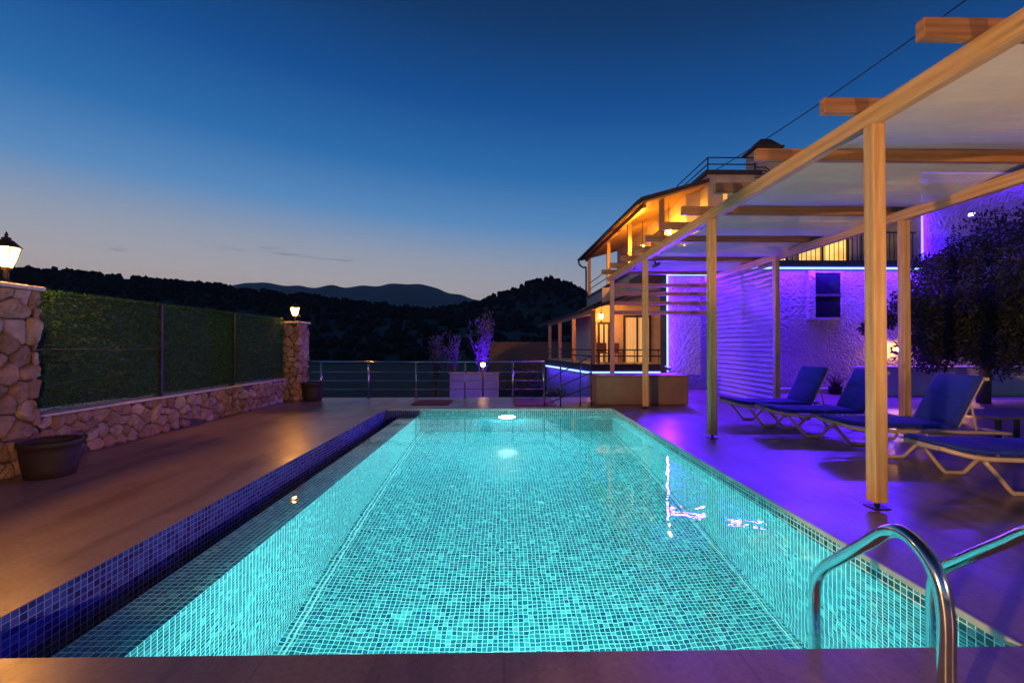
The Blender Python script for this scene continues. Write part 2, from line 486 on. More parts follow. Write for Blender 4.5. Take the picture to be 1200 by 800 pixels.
mixc = wn('ShaderNodeMix', data_type='RGBA'); nt.links.new(mu.outputs[0], mixc.inputs[0]); nt.links.new(mixs.outputs[2], mixc.inputs[6]); mixc.inputs[7].default_value = lin(88, 98, 122)
nt.links.new(mixc.outputs[2], bg.inputs[0]); bg.inputs[1].default_value = .92
sun = bpy.data.lights.new('sun', 'SUN'); sun.energy = .02; sun.angle = rad(12); sun.color = (1, .75, .6)
sun_o = bpy.data.objects.new('sun', sun); COL.objects.link(sun_o)
sun_o.rotation_euler = (rad(87), 0, rad(180+24))

# ------------------------------------------------------------------ layout numbers
DL, DR = -2.23, 2.07            # deck rims left and right of the pool
WO, WI = -1.90, -1.60           # overflow weir, outer and inner edge
PN, PF = 1.80, 8.70             # near and far pool walls
WZ = -.100                      # water level
PB = -1.72                      # pool floor
DF = 10.65                      # far edge of the deck behind the railing
WX = -4.66                      # face of the boundary wall

# ------------------------------------------------------------------ ground, deck
m = MB()
g = 9000
m.quad([(-g, -g, -1.75), (g, -g, -1.75), (g, g, -1.75), (-g, g, -1.75)])
tag(m.build('ground', M['ground']), kind='structure')
m = MB()
def deckbox(x0, y0, x1, y1, z=0, t=.22): m.box((x0, y0, z-t), (x1, y1, z))
CO = .018
deckbox(-9, -6, DL, DF)                       # left strip
deckbox(DR+CO, -6, 16, DF)                    # right
deckbox(DL, PF+CO, DR+CO, DF)                 # far
deckbox(DL, -6, DR+CO, PN-.004)               # near
deckbox(3.4, DF, 16, 13.2)                    # towards the house
dk = m.build('pool_deck', M['deck']); tag(dk, kind='structure')
m = MB(); m.box((-9, 10.45, -1.75), (3.4, 10.645, -.221)); m.box((3.25, DF+.002, -1.75), (3.4, 13.1, -.221))
tag(m.build('retaining_edge', M['wall_white']), 'rendered retaining face under the far edge of the pool deck', 'wall')

# ------------------------------------------------------------------ pool
pool = thing('swimming_pool', (0, (PN+PF)/2, PB), 'turquoise mosaic pool with an overflow edge along its left side', 'pool')
def face(mb, a, b, c, d, u0=0, v0=0):
    a, b, c, d = map(V, (a, b, c, d))
    L = (b-a).length; H = (d-a).length
    mb.quad([a, b, c, d], [(u0, v0), (u0+L, v0), (u0+L, v0+H), (u0, v0+H)])
m = MB(); face(m, (WI, PN, PB), (DR, PN, PB), (DR, PF, PB), (WI, PF, PB)); m.build('basin_floor', M['tile'], pool)
m = MB(); face(m, (DR, PF, PB), (DR, PN, PB), (DR, PN, -.004), (DR, PF, -.004)); m.build('side_wall', M['tile'], pool)
m = MB(); face(m, (WI, PN, PB), (WI, PF, PB), (WI, PF, WZ-.02), (WI, PN, WZ-.02)); m.build('side_wall', M['tile'], pool)
m = MB(); face(m, (WI, PF, PB), (DR, PF, PB), (DR, PF, -.004), (WI, PF, -.004)); m.build('end_wall', M['tile'], pool)
m = MB(); face(m, (DR, PN, PB), (DL, PN, PB), (DL, PN, -.23), (DR, PN, -.23)); face(m, (DR, PN, -.23), (DL, PN, -.23), (DL, PN, -.006), (DR, PN, -.006)); m.build('end_wall', M['tile'], pool)
# weir: tiled ledge just under the water
WE = PF-.42
m = MB()
face(m, (WO, PN, WZ-.02), (WI, PN, WZ-.02), (WI, WE, WZ-.02), (WO, WE, WZ-.02))
face(m, (WO, WE, PB*.5), (WO, PN, PB*.5), (WO, PN, WZ-.02), (WO, WE, WZ-.02))
face(m, (WI, WE, PB*.5), (WO, WE, PB*.5), (WO, WE, WZ-.02), (WI, WE, WZ-.02))
m.build('overflow_weir', M['tile'], pool)
m = MB()
GX = DL+.004
face(m, (GX, PN, -.55), (GX, PF, -.55), (GX, PF, -.004), (GX, PN, -.004), 0, .55)
face(m, (DL, PF, -.55), (WI, PF, -.55), (WI, PF, -.004), (DL, PF, -.004), 0, .55)
face(m, (DL, PN, -.55), (WO, PN, -.55), (WO, PF, -.55), (DL, PF, -.55))
m.build('overflow_gutter', M['tile_blue'], pool)
m = MB()
for k in range(4):
    m = MB(); m.box((WO+.02, WE-.30-.22*k, WZ-.018), (WI-.03, WE-.285-.22*k, WZ-.012)); m.build('weir_joint', M['slab'], pool)
m = MB()
m.box((DR-.003, PN, -.03), (DR+CO, PF+CO, .004)); m.box((DL+.0045, PF-.003, -.03), (DR-.0035, PF+CO, .0035))
m.build('coping_trim', M['coping'], pool, .006)
for x in (WI+.040, WI+.082, DR-.05):
    m = MB(); m.box((x, PN, PB+.001), (x+.010, PF, PB+.004)); m.build('floor_trim', M['trim'], pool)
c = at(688, 490.5, PF)
m = MB(); m.box((1.60, PF-.03, -.46), (1.86, PF-.001, -.40)); m.build('skimmer_inlet', M['white_plastic'], pool, .008)
# underwater lamps in the end walls
def pool_lamp(x, y, z, s, watts, tilt):
    r = MB(); rr = .17
    pts = [(rr*math.cos(a), rr*math.sin(a)) for a in [2*math.pi*k/24 for k in range(24)]]
    r.tube([(x+a, y+s*.02, z+b) for a, b in pts]+[(x+pts[0][0], y+s*.02, z+pts[0][1])], .014, 8, False)
    ring = r.build('lamp_ring', M['steel'], pool)
    q = MB(); q.lathe([(.158, 0), (.145, .035), (.11, .06), (.055, .072), (0, .075)], (0, 0, 0), 24)
    q.v = [V((x+p.x, y+s*(.004+p.z), z+p.y)) for p in q.v]; q.build('lamp_lens', M['pool_lens'], ring)
    lamp('pool_lamp', 'AREA', (x, y+s*.085, z), (.22, 1, .97), watts, pool, aim=(x, y+s*3, z-tilt), size=.2)
pool_lamp(.06, PF, -.42, -1, 430, 1.6)
pool_lamp(.06, PN, -.55, 1, 100, .35)

m = MB()
nx, ny = 2, 2
m.quad([(WO+.001, PN, WZ), (DR-.001, PN, WZ), (DR-.001, PF-.001, WZ), (WO+.001, PF-.001, WZ)])
tag(m.build('water', M['water']), kind='structure')

# pool ladder
lad = thing('pool_ladder', (1.6, 1.35, 0), 'polished steel pool ladder with two looped handrails at the near right corner', 'ladder')
def arc_pts(ctrl, n=10):
    """Catmull-Rom through ctrl"""
    P = [V(p) for p in ctrl]; P = [P[0]*2-P[1]]+P+[P[-1]*2-P[-2]]; out = []
    for i in range(1, len(P)-2):
        for k in range(n):
            t = k/n; a, b, c, d = P[i-1:i+3]
            out.append(.5*((2*b)+(c-a)*t+(2*a-5*b+4*c-d)*t*t+(3*b-a-3*c+d)*t**3))
    out.append(P[-2]); return out
for x in (1.335, 1.85):
    m = MB()
    m.tube(arc_pts([(x, 1.36, 0), (x, 1.36, .22), (x, 1.362, .40), (x, 1.40, .515), (x, 1.48, .572), (x, 1.56, .560), (x, 1.66, .475), (x, 1.80, .352), (x, 1.885, .275), (x, 1.93, .205), (x, 1.945, .10), (x, 1.945, -.15), (x, 1.945, -1.2)], 8), .023, 16)
    h = m.build('handrail', M['steel'], lad)
    m = MB(); m.lathe([(.05, .001), (.05, .012), (.04, .018), (.024, .02)], (x, 1.36, 0), 20); m.build('floor_flange', M['steel'], h)
for z in (-.40, -.68, -.96):
    m = MB(); m.box((1.36, 1.905, z), (1.825, 1.985, z+.025)); m.build('tread', M['steel'], lad, .006)

# ------------------------------------------------------------------ stone walls and pillars
def rubble(mb, u0, u1, z0, z1, place, rnd, size=.2, depth=.05):
    """irregular rubble over a face: clipped cells, each built up as a lumpy stone with a recessed joint.
    place(u, z) -> (point on the face, axis the face runs along, outward sign)"""
    seeds = []; nz = max(2, round((z1-z0)/(size*.82))); dz = (z1-z0)/nz
    for j in range(-1, nz+1):
        nu = max(2, round((u1-u0)/(size*1.18))); du = (u1-u0)/nu
        for i in range(-1, nu+1):
            if rnd.random() < .10: continue
            seeds.append(((u0+(i+.5+(j % 2)*.5+rnd.uniform(-.36, .36))*du), z0+(j+.5+rnd.uniform(-.34, .34))*dz))
    for a in seeds:
        if not (u0-.02 < a[0] < u1+.02 and z0-.02 < a[1] < z1+.02): continue
        poly = [(u0, z0), (u1, z0), (u1, z1), (u0, z1)]
        for b in seeds:
            if b is a or abs(b[0]-a[0])+abs(b[1]-a[1]) > size*5: continue
            mx, mz = (a[0]+b[0])/2, (a[1]+b[1])/2; nx_, nz_ = b[0]-a[0], b[1]-a[1]
            L_ = math.hypot(nx_, nz_); nx_ /= L_; nz_ /= L_
            out = []
            f = [(p[0]-mx)*nx_+(p[1]-mz)*nz_+.006 for p in poly]
            for k in range(len(poly)):
                p, q = poly[k], poly[(k+1) % len(poly)]; fp, fq = f[k], f[(k+1) % len(poly)]
                if fp <= 0: out.append(p)
                if (fp < 0) != (fq < 0):
                    t = fp/(fp-fq); out.append((p[0]+(q[0]-p[0])*t, p[1]+(q[1]-p[1])*t))
            poly = out
            if len(poly) < 3: break
        if len(poly) < 3: continue
        cu = sum(p[0] for p in poly)/len(poly); cz = sum(p[1] for p in poly)/len(poly)
        N = 26; per = [math.dist(poly[k], poly[(k+1) % len(poly)]) for k in range(len(poly))]; tot = sum(per)
        if tot < .12: continue
        ring = []
        for k in range(N):
            d = tot*k/N; e = 0
            while d > per[e] and e < len(per)-1: d -= per[e]; e += 1
            p, q = poly[e], poly[(e+1) % len(poly)]; t = d/max(per[e], 1e-6)
            ring.append((p[0]+(q[0]-p[0])*t, p[1]+(q[1]-p[1])*t))
        # round the corners a little
        ring = [((ring[k-1][0]+4*ring[k][0]+ring[(k+1) % N][0])/6, (ring[k-1][1]+4*ring[k][1]+ring[(k+1) % N][1])/6) for k in range(N)]
        o = V((rnd.random()*90, rnd.random()*90, rnd.random()*90)); tu, tz = rnd.uniform(-.25, .25), rnd.uniform(-.25, .25)
        dd = depth*rnd.uniform(.6, 1.25)
        prof = ((1, -.35), (1, .25), (.955, .62), (.86, .86), (.66, .98), (.40, 1.0), (.16, 1.0))
        b0 = len(mb.v)
        for sc, h in prof:
            for (u, z) in ring:
                uu = cu+(u-cu)*sc; zz = cz+(z-cz)*sc
                nn = noise.noise(V((uu*9, zz*9, 0))+o)*.45+noise.noise(V((uu*26, zz*26, 5))+o)*.28
                hh = dd*(h+(nn if h > .3 else nn*.15))+((uu-cu)*tu+(zz-cz)*tz)*min(1, max(0, h))
                jit = .006*noise.noise(V((uu*22, zz*22, 9))+o)
                c, ax, sg = place(uu+jit, zz+jit)
                c = V(c); c[0 if ax == 'y' else 1] += sg*hh
                mb.v.append(c)
        c, ax, sg = place(cu, cz)
        c = V(c); c[0 if ax == 'y' else 1] += sg*dd*1.02; mb.v.append(c)
        R_ = len(prof)
        flip = (ax == 'y') != (sg < 0)
        for r_ in range(R_-1):
            for k in range(N):
                q = [b0+r_*N+k, b0+r_*N+(k+1) % N, b0+(r_+1)*N+(k+1) % N, b0+(r_+1)*N+k]
                mb.f.append(q if flip else q[::-1]); mb.uv.append([(0, 0)]*4); mb.sm.append(True)
        for k in range(N):
            q = [b0+(R_-1)*N+k, b0+(R_-1)*N+(k+1) % N, b0+R_*N]
            mb.f.append(q if flip else q[::-1]); mb.uv.append([(0, 0)]*3); mb.sm.append(True)

rnd = random.Random(5)
def stone_pillar(x0, x1, y0, y1, z1, label, seed, size=.15):
    r = random.Random(seed)
    t = thing('stone_pillar', ((x0+x1)/2, (y0+y1)/2, 0), label, 'pillar', 'stone lamp pillars')
    i = .05
    MB().box((x0+i-.004, y0+i-.004, 0), (x1-i+.004, y1-i+.004, z1-.03)).build('core', M['mortar'], t)
    m = MB()
    rubble(m, y0, y1, .005, z1-.03, lambda u, z: ((x1-i, u, z), 'y', 1), r, size)
    rubble(m, x0, x1, .005, z1-.03, lambda u, z: ((u, y0+i, z), 'x', -1), r, size)
    rubble(m, x0, x1, .005, z1-.03, lambda u, z: ((u, y1-i, z), 'x', 1), r, size)
    m.build('stone_facing', M['stone'], t)
    m = MB(); m.box((x0-.02, y0-.02, z1-.028), (x1+.02, y1+.02, z1+.012)); m.build('capstone', M['cap'], t, .012)
    return t
PX0, PX1 = -4.98, -4.45
stone_pillar(PX0, PX1, 3.94, 4.46, 1.755, 'tall pale rubble stone pillar carrying a lantern, nearest on the left', 11, .175)
stone_pillar(PX0, PX1, 10.0, 10.5, 1.72, 'far rubble stone pillar at the end of the green hedge screen', 12)
stone_pillar(PX0, PX1, -2.3, -1.8, 1.755, 'stone pillar with a lantern, behind the near end of the pool', 13)

wall = thing('boundary_wall', (WX-.12, 7.2, 0), 'low rubble stone wall under the green hedge screen', 'wall')
for (ya, yb, s) in ((4.49, 9.97, 3), (-1.77, 3.91, 4)):
    r = random.Random(s)
    MB().box((WX-.30, ya, 0), (WX-.047, yb, .47)).build('core', M['mortar'], wall)
    m = MB(); rubble(m, ya, yb, .004, .47, lambda u, z: ((WX-.05, u, z), 'y', 1), r, .155, .045)
    m.build('stone_facing', M['stone'], wall)
    m = MB(); m.box((WX-.31, ya, .472), (WX-.035, yb, .50)); m.build('wall_top', M['cap'], wall, .01)

# hedge screen
hedge = thing('hedge_screen', (WX-.18, 7.2, .5), 'dark green artificial hedge screen standing on the low stone wall', 'hedge screen')
r = random.Random(21)
HT = 1.755
cuts = [4.50, 6.42, 8.12, 9.97]
for y0, y1 in zip(cuts[:-1], cuts[1:]):
    m = MB(); m.box((WX-.22, y0+.02, .55), (WX-.14, y1-.02, HT-.02)); p = m.build('hedge_panel', M['hedge_base'], hedge)
    m = MB()
    for k in range(int(5200*(y1-y0))):
        y = r.uniform(y0+.012, y1-.012); z = r.uniform(.54, HT+.005)
        if r.random() < .16:
            z = HT-.02+r.random()*.02; x = r.uniform(WX-.23, WX-.12)
            d = V((r.gauss(0, .6), r.gauss(0, .6), r.random()+.5))
        else:
            x = WX-.14; d = V((r.random()*.9+.25, r.gauss(0, .5), r.gauss(-.1, .55)))
        m.leaf((x, y, z), d, V((r.gauss(0, 1), r.gauss(0, 1), r.gauss(0, 1))), r.uniform(.03, .07), .009)
    m.build('needle_pile', M['hedge'], p)
for y in cuts[1:-1]:
    m = MB(); m.box((WX-.20, y-.018, .5), (WX-.095, y+.018, HT+.01)); m.build('post', M['black'], hedge)
m = MB(); m.tube([(WX-.12, y, .535+.008*math.sin(y*5)) for y in [4.5+.1*k for k in range(55)]], .006, 6); m.build('bottom_wire', M['steel'], hedge)
m = MB(); m.tube([(WX-.085, y, 1.16+.006*math.sin(y*4)) for y in [4.5+.1*k for k in range(20)]], .0035, 6); m.build('middle_wire', M['steel'], hedge)

# ------------------------------------------------------------------ lanterns
def lantern(x, y, z, s, label, bulb, group='pillar lanterns', name='lantern', bracket=None):
    t = thing(name, (x, y, z), label, 'lantern', group)
    c = (x, y, z)
    m = MB(); m.lathe([(.075*s, 0), (.075*s, .012*s), (.03*s, .03*s), (.018*s, .06*s), (.022*s, .10*s), (.016*s, .13*s), (.045*s, .155*s), (.05*s, .165*s)], c, 16); m.build('stem', M['bronze'], t)
    m = MB(); m.lathe([(.105*s, .365*s), (.125*s, .36*s), (.10*s, .385*s), (.055*s, .435*s), (.035*s, .445*s), (.04*s, .46*s), (.012*s, .475*s), (.016*s, .49*s), (.004*s, .525*s)], c, 6, False); m.build('cap', M['bronze'], t)
    m = MB()
    for k in range(6):
        a = 2*math.pi*(k+.5)/6
        m.bar((x+.05*s*math.cos(a), y+.05*s*math.sin(a), z+.165*s), (x+.11*s*math.cos(a), y+.11*s*math.sin(a), z+.365*s), .008*s, .008*s)
    m.build('cage', M['bronze'], t)
    m = MB(); m.lathe([(.046*s, .168*s), (.104*s, .362*s)], c, 6, False); m.build('pane', M['pane'], t)
    m = MB(); m.ball((x, y, z+.26*s), .042*s, 12, 8); m.build('bulb', bulb, t)
    return t
lantern(-4.58, 4.26, 1.768, .92, 'lit lantern on top of the nearest stone pillar', M['bulb'])
lantern(-4.66, 10.22, 1.733, .85, 'lit lantern on the far stone pillar by the railing', M['bulb_far'])
lantern(-4.71, -2.05, 1.768, .92, 'lit lantern on the pillar behind the near end of the pool', M['bulb_dim'])

# pots
def pot(x, y, r0, h, label):
    t = thing('flower_pot', (x, y, 0), label, 'pot', 'round plant pots by the stone wall')
    m = MB(); m.lathe([(.0, .002), (r0*.78, .002), (r0*.86, h*.25), (r0*.95, h*.7), (r0*.97, h*.86), (r0*1.03, h*.87), (r0*1.03, h), (r0*.92, h), (r0*.88, h*.84)], (x, y, 0), 32); m.build('pot_body', M['pot'], t)
    m = MB(); m.lathe([(r0*.9, h*.86), (r0*.4, h*.89), (0, h*.88)], (x, y, 0), 24); m.build('soil', M['soil'], t)
    return t
pot(-4.20, 4.30, .222, .33, 'wide dark terracotta pot at the foot of the nearest stone pillar')
pot(-4.18, 10.05, .22, .40, 'dark pot at the foot of the far stone pillar')

# ------------------------------------------------------------------ steel railing
rail = thing('steel_railing', (-1.8, 10.5, 0), 'stainless steel railing along the far edge of the deck', 'railing')
xa, xb = -4.42, .93
m = MB(); m.tube([(xa, 10.5, .83), (xb, 10.5, .83)], .022, 10); m.build('top_rail', M['steel'], rail)
for z in (.60, .40, .20):
    m = MB(); m.tube([(xa, 10.5, z), (xb, 10.5, z)], .009, 8); m.build('rail_bar', M['steel'], rail)
for px in (378, 433, 488, 545, 601, 637):
    x = (px-590.7)/533.3*10.5
    m = MB(); m.tube([(x, 10.5, .0), (x, 10.5, .815)], .02, 10); p = m.build('post', M['steel'], rail)
    m = MB(); m.lathe([(.05, .001), (.05, .01), (.021, .014)], (x, 10.5, 0), 16); m.build('base_flange', M['steel'], p)

# mats
m = MB(); m.box((-1.88, 9.22, .001), (-1.12, 10.05, .018)); tag(m.build('door_mat', M['mat'], None, .005), 'small brown mat on the deck behind the far left of the pool', 'mat')
m = MB(); m.box((.22, 9.05, .001), (1.05, 10.3, .024)); tag(m.build('door_mat', M['mat'], None, .005), 'larger brown mat on the deck beyond the pool lamp', 'mat')

# stair railing to the veranda (black)
st = thing('stair_railing', (1.3, 9.1, 0), 'black sloping stair railing between the steel railing and the brown box', 'stair railing')
pa, pb = at(657, 478, 9.0), at(680, 478, 9.0)
for p in (pa, pb):
    m = MB(); m.tube([(p.x, 9.0, 0), (p.x, 9.0, .86 if p is pb else .80)], .014, 8); m.build('post', M['black'], st)
for k, (y0, y1) in enumerate(((447, 417), (461, 436), (474, 452))):
    a = at(638, y0, 9.0); b = at(693, y1, 9.0)
    m = MB(); m.tube([a, b], .011, 8); m.build('sloping_bar', M['black'], st)
m = MB(); b = at(693, 417, 9.0); m.tube([b, (b.x, 9.0, 0)], .012, 8); m.build('post', M['black'], st)
m = MB(); b = at(638, 447, 9.0); m.tube([b, (b.x, 9.0, 0)], .012, 8); m.build('post', M['black'], st)

# brown clad box
bx = thing('brown_box_bench', (2.8, 9.5, 0), 'brown wood clad box behind the far right pool corner', 'box')
m = MB(); m.box((1.86, 9.12, .02), (3.72, 9.85, .57)); m.build('box_body', M['boxbrown'], bx, .01)
m = MB(); m.box((1.84, 9.10, .572), (3.74, 9.87, .61)); m.build('box_top', M['boxbrown'], bx, .008)
m = MB(); m.box((1.9, 9.16, 0), (3.68, 9.81, .02)); m.build('plinth', M['slab'], bx)

# ------------------------------------------------------------------ pergola
perg = thing('pergola', (4.0, 6.2, 0), 'pine pergola with pale fabric canopy over the blue loungers', 'pergola')
FX, BX = 2.73, 5.27
FXS = [2.80, 2.775, 2.715, 2.72, 2.73]
PY = [.62, 3.35, 5.90, 8.72, 11.45]
for X in (FX, BX):
    for y, X in zip(PY, FXS if X == FX else [BX]*5):
        m = MB(); m.bar((X, y, .045), (X, y, 2.85), .095, .095); p = m.build('post', M['pine'], perg, .006)
        m = MB(); m.box((X-.012, y-.012, 0), (X+.012, y+.012, .046)); m.box((X-.06, y-.06, 0.0005), (X+.06, y+.06, .008)); m.build('post_foot', M['black'], p)
    m = MB()
    X2 = 2.80 if X == FX else X
    m.bar((X2, .3, 2.917), (X, 6.6, 2.917), .085, .134); m.bar((X, 6.603, 2.917), (X, 11.75, 2.917), .085, .134)
    m.build('beam', M['pine'], perg, .006)
RY = [.85, 1.72, 2.60, 3.45, 4.35, 5.27, 6.16, 6.95, 7.77, 8.66, 9.55, 10.40, 11.33]
for y in RY:
    m = MB(); m.bar((2.44+random.Random(int(y*100)).uniform(-.02, .02), y, 3.044), (5.62, y, 3.044), .06, .116); m.build('rafter', M['pine_brown'], perg, .005)
m = MB()
NX = 14; ys = []
UP = {3.45, 5.27, 6.95, 8.66, 10.40, 1.72}     # rafters the fabric passes under
zr = lambda y: 2.966 if y in UP else 3.130
for a, b in zip(RY[:-1], RY[1:]):
    for k in range(10):
        t = k/10; e = t*t*(3-2*t)*.55+t*.45
        ys.append((a+(b-a)*t, zr(a)+(zr(b)-zr(a))*e-.035*math.sin(math.pi*t)))
ys.append((RY[-1], zr(RY[-1])))
xs = [2.97+(5.42-2.97)*i/NX for i in range(NX+1)]
b0 = len(m.v)
for (y, s) in ys:
    for i, x in enumerate(xs):
        zz = s-.012*(1+noise.noise(V((x*1.6, y*1.1, 0))))-.006*abs(noise.noise(V((x*5, y*2, 3))))
        m.v.append(V((x, y, zz)))
for j in range(len(ys)-1):
    for i in range(NX):
        a = b0+j*(NX+1)+i
        m.f.append([a, a+1, a+NX+2, a+NX+1]); m.uv.append([(xs[i], ys[j][0]), (xs[i+1], ys[j][0]), (xs[i+1], ys[j+1][0]), (xs[i], ys[j+1][0])]); m.sm.append(True)
m.build('canopy', M['fabric'], perg)

# slatted screen in the back row of the pergola
scr = thing('slat_screen', (5.36, 10.1, 0), 'pale horizontal slat screen lit violet between two back pergola posts', 'screen')
m = MB(); z = .10
rr = random.Random(8)
while z < 2.82:
    t_ = .06
    m.bar((5.30+rr.uniform(-.005, .005), 8.80, z), (5.30+rr.uniform(-.005, .005), 11.37, z+rr.uniform(-.012, .012)), .012, .105, (.66, 0, .75))
    z += .104
m.build('slat_panel', M['slat'], scr, .003)
for y in (8.80, 10.1, 11.37):
    m = MB(); m.box((5.325, y-.02, 0), (5.365, y+.02, 2.845)); m.build('upright', M['slat'], scr)

# planks closing the far end of the pergola
pk = thing('end_planks', (4.0, 11.45, 2.0), 'four horizontal planks across the far end of the pergola', 'planks')
for py in (334, 344, 355, 366):
    z = at(760, py, 11.45).z
    m = MB(); m.bar((FX+.05, 11.50, z), (BX-.05, 11.50, z), .022, .095); m.build('plank', M['pine_brown'], pk, .004)

# ------------------------------------------------------------------ sun loungers
def make_lounger():
    t = thing('sun_lounger', (0, 0, 0), '', 'sun lounger', 'blue sun loungers under the pergola')
    W = .31
    m = MB()
    for s in (-1, 1):
        y = s*W
        path = arc_pts([(0, y*.55, .345), (.07, y*.80, .325), (.17, y*.95, .305), (.30, y, .292), (.6, y, .285), (1.2, y, .285), (1.7, y, .285), (1.92, y, .275)], 5)
        m.tube(path, .020, 10)
    m.bar((0.0, -W*.56, .343), (0.0, W*.56, .343), .036, .036)
    for x in (.5, 1.0, 1.36, 1.91): m.bar((x, -W+.018, .278), (x, W-.018, .278), .05, .02)
    m.build('frame', M['plastic'], t)
    for s in (-1, 1):
        y = s*W
        m = MB()
        p = arc_pts([(.27, y, .27), (.38, y, .16), (.50, y, .032), (.56, y, .02), (.67, y, .02), (.72, y, .032), (.86, y, .15), (1.03, y, .235), (1.22, y, .263)], 5)
        m.tube(p, .0185, 10)
        m.build('leg', M['plastic'], t)
        m = MB()
        p = arc_pts([(1.45, y, .262), (1.50, y, .15), (1.58, y, .03), (1.66, y, .02), (1.75, y, .03), (1.80, y, .15), (1.86, y, .262)], 4)
        m.tube(p, .0185, 10)
        m.build('leg', M['plastic'], t)
    th = rad(61); bx_, bz = 1.36, .335
    dx, dz = math.cos(th), math.sin(th)
    m = MB(); BL = .585
    for s in (-1, 1):
        m.bar((bx_+.03, s*(W-.07), bz-.015), (bx_+.03+dx*BL, s*(W-.07), bz-.015+dz*BL), .022, .022, (1, 0, 0))
    m.bar((bx_+.05+dx*BL, -W+.03, bz+dz*BL), (bx_+.05+dx*BL, W-.03, bz+dz*BL), .035, .045, (1, 0, 0))
    bf = m.build('backrest_frame', M['plastic'], t, .006)
    for s in (-1, 1):
        m = MB(); m.bar((1.60, s*(W-.07), .29), (bx_+.06+dx*.26, s*(W-.07), bz+dz*.26), .018, .018)
        m.build('prop_strut', M['plastic'], bf, .004)
    def pad(name, path, w, th_, dips=()):
        """stuffed pad along a side-view path, pillowed section"""
        b = MB(); n = len(path); sec = []
        K = 12
        for i, (x, z) in enumerate(path):
            d = V((path[min(i+1, n-1)][0]-path[max(i-1, 0)][0], 0, path[min(i+1, n-1)][1]-path[max(i-1, 0)][1])).normalized()
            nrm = V((-d.z, 0, d.x)); ring = []
            e = min(i, n-1-i); tap = (.55 if e == 0 else .9 if e == 1 else .70 if i in dips else 1)
            for k in range(K):
                a = 2*math.pi*k/K; ca, sa = math.cos(a), math.sin(a)
                yy = math.copysign(abs(ca)**.35, ca)*w/2*(.985 if e == 0 else 1)*(1 if name != 'seat_cushion' else min(1, .62+.38*math.sqrt(max(0, min(1, x/.26))))); hh = math.copysign(abs(sa)**.6, sa)*th_/2*tap
                ring.append(V((x, yy, z))+nrm*(hh+th_/2))
            sec.append(ring)
        b0 = len(b.v)
        for rg in sec: b.v += rg
        for i in range(n-1):
            for k in range(K):
                j = (k+1) % K
                b.f.append([b0+i*K+k, b0+(i+1)*K+k, b0+(i+1)*K+j, b0+i*K+j]); b.uv.append([(0, 0)]*4); b.sm.append(True)
        for i, rev in ((0, False), (n-1, True)):
            ids = [b0+i*K+k for k in range(K)]
            if rev: ids.reverse()
            b.f.append(ids); b.uv.append([(0, 0)]*K); b.sm.append(False)
        return b.build(name, M['cushion'], t)
    pad('seat_cushion', [(.0, .362), (.03, .352), (.10, .333), (.28, .312), (.425, .308), (.44, .308), (.455, .308), (.65, .305), (.875, .306), (.89, .306), (.905, .306), (1.1, .306), (1.28, .306), (1.33, .306), (1.35, .306)], .60, .056, (5, 9))
    pad('back_cushion', [(1.355+dx*u, .335+dz*u) for u in (0, .02, .06, .18, .30, .315, .33, .44, .55, .585, .60)], .60, .060, (5,))
    return t
proto = make_lounger()
spots = [(3.43, 7.04, -2, 'blue sun lounger furthest from the camera, in front of the slat screen'),
         (3.56, 6.27, -8, 'blue sun lounger second furthest back, partly behind the nearest pine post'),
         (3.71, 5.19, -7, 'blue sun lounger with its raised backrest in full view right of the nearest pine post'),
         (3.66, 3.93, -5, 'nearest blue sun lounger, running out of the right edge')]
for i, (x, y, a, lab) in enumerate(spots):
    o = proto if i == 0 else copy_tree(proto)
    o.location = (x, y, 0); o.rotation_euler = (0, 0, rad(a)); o.scale.x = .86; o['label'] = lab

tb = thing('side_table', (6.05, 5.35, 0), 'low dark side table between the two nearest loungers', 'table')
m = MB(); m.box((5.55, 5.02, .37), (6.55, 5.72, .40)); m.build('table_top', M['lens_off'], tb, .006)
for a in (5.6, 6.5):
    for b in (5.07, 5.67):
        m = MB(); m.bar((a, b, 0), (a, b, .37), .04, .04); m.build('leg', M['black'], tb)

# ------------------------------------------------------------------ villa
villa = thing('villa', (8, 18, 0), 'two storey villa with timber verandas and blue LED edging', 'house')
def part(name, mat, fn, parent=villa, bevel=0):
    m = MB(); fn(m); return m.build(name, M[mat], parent, bevel)
def prism(m, poly, z0, z1):
    """vertical prism on a plan polygon (counter-clockwise)"""
    n = len(poly)
    for i in range(n):
        a, b = poly[i], poly[(i+1) % n]
        m.quad([(a[0], a[1], z0), (b[0], b[1], z0), (b[0], b[1], z1), (a[0], a[1], z1)])
    m.quad([(p[0], p[1], z1) for p in poly]); m.quad([(p[0], p[1], z0) for p in poly[::-1]])
# veranda platform
ZF = .45
A = V((3.60, 19.0)); F = V((2.40, 25.6))
dirv = (F-A).normalized(); nrm = V((-dirv.y, dirv.x))     # nrm points left/outside
def vp(t, off=0):
    p = A+(F-A)*t+nrm*off; return p
plat = [tuple(A), (9.5, 19.0), (9.5, 28), (3.2, 28), tuple(F)]
part('veranda_base', 'wall_rough', lambda m: prism(m, plat, -1.75, ZF-.30))
big = [tuple(vp(-.01, .06)+V((0, -.06))), (9.5, 18.93), (9.5, 28.02), (3.0, 28.02), tuple(vp(1.01, .06))]
part('veranda_slab', 'slab', lambda m: prism(m, big, ZF-.30, ZF-.02))
part('veranda_floor', 'wall', lambda m: prism(m, [tuple(vp(0, -.03)), (9.4, 19.03), (9.4, 27.9), (3.2, 27.9), tuple(vp(1, -.03))], ZF-.018, ZF))
